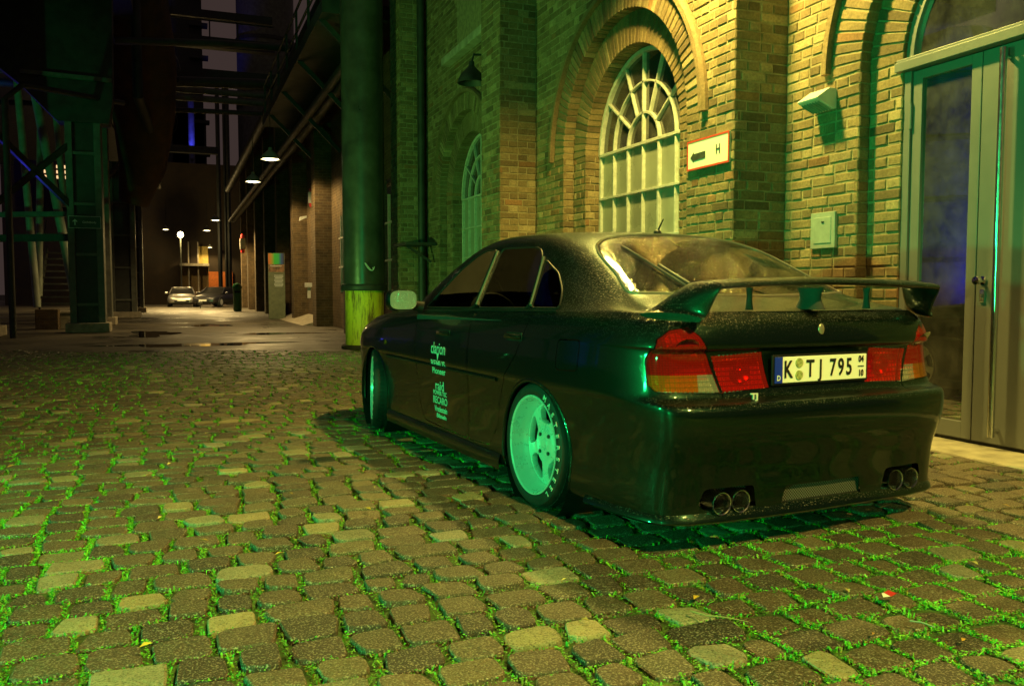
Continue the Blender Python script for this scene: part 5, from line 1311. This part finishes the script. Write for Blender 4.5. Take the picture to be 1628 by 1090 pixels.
# blue lit stack and towers behind
mb = MB(); mb.tube([at(311, 300, 76), at(311, 158, 76)], .27, 14); tag(mb.build('blue_pipe', M['steel_green'], smooth=True), 'vertical pipe lit bright blue high in the alley', 'pipe')
p = at(311, 256, 74.6); flood((p.x, p.y, p.z), tuple(at(311, 190, 75.9)), 1500, BLUE, 'blue floodlight at the foot of the lit vertical pipe', FLB, 60)
tw = empty('stove_tower', (8.2, 84, 0)); tag(tw, 'tall dark riveted stove tower beside the strip of night sky', 'tower')
mb = MB(); mb.lathe([(2.6, 0), (2.6, 45), (0, 47)], 32); mb.build('shell', M['steel_green'], tw, smooth=True)
for z in range(6, 45, 6): mb = MB(); mb.lathe([(2.6, z), (2.72, z), (2.72, z + .3), (2.6, z + .3)], 32); mb.build('hoop', M['steel_black'], tw, smooth=True)
tw = empty('furnace_tower', (.2, 92, 0)); tag(tw, 'dark angular furnace tower left of the strip of night sky', 'tower')
mb = MB(); mb.box((-6, 0, 16), (17.0, 10, 32)); mb.box((1.2, -3, 9), (3.0, 4, 18)); mb.build('body', M['steel_black'], tw)
for k in range(6): mb = MB(); mb.box((2.2, -5.2, 14 + k * 3), (1.6, 1.0, .3)); mb.build('platform', M['steel_black'], tw)
for x_, r_ in ((.0, .16), (.45, .10), (.7, .16)):
    p = at(352, 463, 66); mb = MB(); mb.tube([(p.x + x_, p.y, 0), (p.x + x_, p.y, 17.5)], r_, 8)
    tag(mb.build('riser_pipe', M['steel_black'], smooth=True), {.0: 'left of three thin riser pipes against the sky', .45: 'thinnest middle riser pipe against the sky', .7: 'right of three thin riser pipes against the sky'}[x_], 'pipe')

# ------------------------------------------------------------------ end of the alley
eb = empty('end_building', (0, 73, 0)); tag(eb, 'low brown building closing the alley with lit balcony and orange gate', 'building')
OC = mat_plain('unlit_brown_render', (.045, .032, .02), .9, var=.4, scale=1.5)  # wall colour darkened for the unlit front; lit parts get brighter colours
mb = MB(); mb.box((-2.5, 2, 5.6), (19, 4, 11.2)); mb.build('wall', OC, eb)
def ex(px_): return (at(px_, 463, 78)).x   # along the facade
def facade(px0, px1, py0, py1, dy, mat, nm, th=.2):
    d = 78.5; f_ = 73 - dy
    # place on plane Y = f_
    def xx(px_): 
        r_ = _f0 + _rt * ((px_ - 814) / 1350); return r_.x / r_.y * f_, f_ / r_.y
    (x0, da), (x1, db_) = xx(px0), xx(px1); z0 = CAM_H + (463 - py1) / 1350 * da; z1 = CAM_H + (463 - py0) / 1350 * da
    mb = MB(); mb.box(((x0 + x1) / 2, -dy, (z0 + z1) / 2), (abs(x1 - x0), th, abs(z1 - z0))); return mb.build(nm, mat, eb)
facade(333, 371, 432, 470, .1, mat_plain('orange_gate_paint', (.62, .17, .03), .7, var=.2), 'gate')
facade(288, 334, 419, 423, .7, M['concrete'], 'balcony', 1.4)
facade(288, 334, 424, 470, .05, mat_plain('ochre_wall', (.22, .15, .06), .9), 'lower_wall')
facade(318, 333, 392, 419, .06, mat_plain('lamplit_wall', (.6, .45, .12), .8), 'lit_panel')  # lamplight on the balcony wall put in as a bright yellow panel
for px_ in (290, 302, 317): facade(px_ - 1, px_ + 1, 385, 470, .9, M['concrete'], 'post', .15)
for px_ in (306, 322): facade(px_ - 3, px_ + 3, 430, 448, .12, M['glass_dark'], 'window', .05)
p = at(336, 394, 67.2); pendant((p.x, p.y, p.z), 500, 'small lit lamp over the balcony of the end building', r_=.2, top=.6)
lp = empty('lamp_post', (at(290, 463, 64).x, at(290, 463, 64).y, 0)); tag(lp, 'slim lamp post with glowing globe behind the silver car', 'lamp post')
mb = MB(); mb.tube([(0, 0, 0), (0, 0, 5.1)], .05, 8); mb.build('post', M['steel_green'], lp, smooth=True)
mb = MB(); mb.lathe([(0, 5.0), (.17, 5.1), (.22, 5.28), (.15, 5.45), (0, 5.5)], 16); mb.build('globe', GLOW, lp, smooth=True)
light('POINT', 'lamp_light', (0, -.5, 5.1), 300, WARM, lp, radius=.1)
bn = empty('litter_bin', at(378, 463, 44)); bn.location.z = 0; tag(bn, 'tall green bin standing by the far right wall', 'bin')
mb = MB(); mb.lathe([(.19, 0), (.21, .1), (.22, 1.15), (.24, 1.2), (.24, 1.28), (.16, 1.42), (0, 1.45)], 18); mb.build('body', mat_plain('green_plastic', (.01, .10, .03), .35), bn, smooth=True); mb = MB(); mb.box((0, -.22, 1.0), (.3, .03, .12)); mb.build('slot', M['plastic_black'], bn)
# ---- two cars at the far end
def far_car(loc, rz, mat, label):
    o = empty('distant_car', loc, rz); tag(o, label, 'car')
    secs = []
    for x, hw, z0, z1 in ((-2.1, .62, .35, .78), (-2.0, .78, .24, .90), (-1.3, .88, .2, .96), (0, .88, .18, .92), (.9, .88, .18, .90), (1.6, .87, .2, .80), (2.0, .80, .22, .70), (2.15, .62, .30, .58)):
        secs.append([(x, hw * np.sign(math.cos(q)) * abs(math.cos(q)) ** .45, (z0 + z1) / 2 + (z1 - z0) / 2 * np.sign(math.sin(q)) * abs(math.sin(q)) ** .5) for q in np.linspace(0, 2 * PI, 20, endpoint=False)])
    loft(secs, 'body', mat, o)
    secs = [[(x0, -hw, z), (x0 + .02, -hw * .5, z + .02), (x0 + .02, hw * .5, z + .02), (x0, hw, z), (x1, hw, z), (x1 - .02, hw * .5, z + .02), (x1 - .02, -hw * .5, z + .02), (x1, -hw, z)] for x0, x1, hw, z in ((1.0, -1.75, .78, .86), (.62, -1.35, .70, 1.08), (.28, -1.0, .62, 1.26), (.1, -.8, .52, 1.30))]
    loft(secs, 'cabin', M['glass_car'] if False else M['plastic_black'], o)
    mb = MB(); mb.add([(.30, -.6, 1.272), (.30, .6, 1.272), (-1.0, .6, 1.272), (-1.0, -.6, 1.272), (.1, -.5, 1.325), (.1, .5, 1.325), (-.8, .5, 1.325), (-.8, -.5, 1.325)], [(0, 1, 5, 4), (1, 2, 6, 5), (2, 3, 7, 6), (3, 0, 4, 7), (4, 5, 6, 7)]); mb.build('roof', mat, o)
    for s in (1, -1):
        mb = MB(); mb.tube([(1.0, s * .79, .88), (.62, s * .71, 1.09), (.28, s * .63, 1.28)], .04, 6); mb.build('pillar', mat, o)
        mb = MB(); mb.lathe([(0, .05), (.10, .03), (.14, 0)], 12, Matrix.Translation((1.97, s * .60, .60)) @ Matrix.Rotation(PI / 2, 4, 'Y') @ Matrix.Diagonal((.6, 1.3, 1, 1))); mb.build('headlamp', M['lens_clear'], o, smooth=True)
        mb = MB(); mb.box((.75, s * .98, .93), (.12, .20, .13)); mb.build('mirror', mat, o, bevel=.03)
        for x in (-1.3, 1.35):
            mb = MB(); mb.lathe([(0, .02), (.2, .02), (.22, .03), (.31, .03), (.33, 0), (.33, -.18), (0, -.18)], 22, Matrix.Translation((x, s * .87, .33)) @ Matrix.Rotation(-PI / 2 * s, 4, 'X')); wq = mb.build('wheel', M['rubber'], o, smooth=True)
            mb = MB(); mb.lathe([(0, .035), (.2, .032)], 14, Matrix.Translation((x, s * .87, .33)) @ Matrix.Rotation(-PI / 2 * s, 4, 'X')); mb.build('rim', M['rim'], wq)
    mb = MB(); mb.box((2.13, 0, .36), (.06, .9, .16)); mb.build('grille', M['plastic_black'], o); mb = MB(); mb.box((2.165, 0, .44), (.02, .52, .11)); mb.build('number_plate', M['white_paint'], o)
    return o
p = at(291, 463, 58); far_car((p.x, p.y, 0), R(-92), paint('silver_paint', (.45, .44, .42)), 'silver car facing the camera at the far end of the alley')
p = at(347, 463, 57.5); far_car((p.x, p.y, 0), R(-90 - 28), paint('graphite_paint', (.07, .07, .08)), 'dark grey coupe parked at an angle beside the silver car')
p = at(320, 463, 58); flood((p.x - .2, p.y - 6.5, .3), (p.x, p.y, .4), 60, GREEN, 'small green floodlight on the ground before the far cars', FLG, 110)
# blue lit gantry on the left, mirrored in the car's windows
gn = empty('blue_gantry', (-14.5, 18.5, 0)); tag(gn, 'steel gantry lit blue beyond the left edge of the picture', 'gantry')
for k in range(4): mb = MB(); mb.bar((0, k * 2.4, 0), (0, k * 2.4, 9), .3, .3); mb.build('leg', M['steel_green'], gn)
for z in (3.2, 5.5, 8.5): mb = MB(); mb.bar((0, -.5, z), (0, 7.7, z), .25, .35); mb.build('beam', M['steel_green'], gn)

# cross bracing, hangers and small pipes that clutter the left side
random.seed(21)
brs = [((-4.3, 22.6, 2.6), (-2.1, 24.0, 5.0), 'upper diagonal brace from outer column to the wide column'), ((-4.3, 22.6, 5.2), (-2.1, 24.0, 2.8), 'crossing diagonal brace from outer column to the wide column'),
       ((-6.9, 22.0, 1.2), (-4.3, 22.6, 4.6), 'long brace rising right between the two leftmost posts'), ((-6.9, 22.0, 6.4), (-4.3, 22.6, 4.4), 'high brace falling right between the two leftmost posts'),
       ((-2.3, 29.0, 4.0), (-1.95, 36.5, 6.0), 'long brace running back along the left columns'), ((-2.1, 24.0, 5.2), (-2.3, 29.0, 7.4), 'brace rising back from the head of the wide column')]
for a, b_, lab in brs:
    mb = MB(); mb.bar(a, b_, .12, .14); tag(mb.build('brace', M['steel_black']), lab, 'brace')
pp = [([(-3.4, 21.5, 0), (-3.4, 21.5, 5.2), (-3.1, 21.8, 5.6), (-1.2, 24.5, 5.9)], .07, 'thin pipe climbing the left struts then bending to the alley'), ([(-5.4, 21.0, 0), (-5.4, 21.0, 8.8)], .11, 'upright dark pipe between the two leftmost posts'),
      ([(-.9, 26, 9.0), (-.9, 26, 6.4), (-.7, 28, 6.0), (-.7, 44, 6.0)], .14, 'dark pipe dropping from the deck and running down the alley'), ([(-1.4, 25, 7.6), (1.2, 25.4, 7.9), (3.9, 25.8, 8.1)], .10, 'thin pipe slung across the alley under the deck'),
      ([(-1.4, 33, 8.4), (4.0, 33, 8.7)], .18, 'thicker pipe slung across the alley behind the thin one'), ([(-6, 33.5, 7.4), (4.0, 33.5, 7.7)], .09, 'lowest thin pipe slung across the alley'),
      ([(3.3, 17, 7.6), (3.3, 60, 7.8)], .22, 'large dark pipe running high along the hall')]
for pts, r_, lab in pp:
    mb = MB(); mb.tube(pts, r_, 10); tag(mb.build('steel_pipe', M['steel_black'], smooth=True), lab, 'pipe')

tk = empty('reflected_tank', (-15.2, 22.2, 0)); tag(tk, 'round blue lit tank added out of view to reflect in the door glass', 'tank')  # unseen tank added to give the door glass a blue reflection
mb = MB(); mb.lathe([(1.7, 0), (1.7, 9.0), (1.2, 9.8), (0, 10.0)], 32); mb.build('shell', M['steel_green'], tk, smooth=True)
for z in (2, 4, 6, 8): mb = MB(); mb.lathe([(1.7, z), (1.78, z), (1.78, z + .15), (1.7, z + .15)], 32); mb.build('hoop', M['steel_black'], tk, smooth=True)
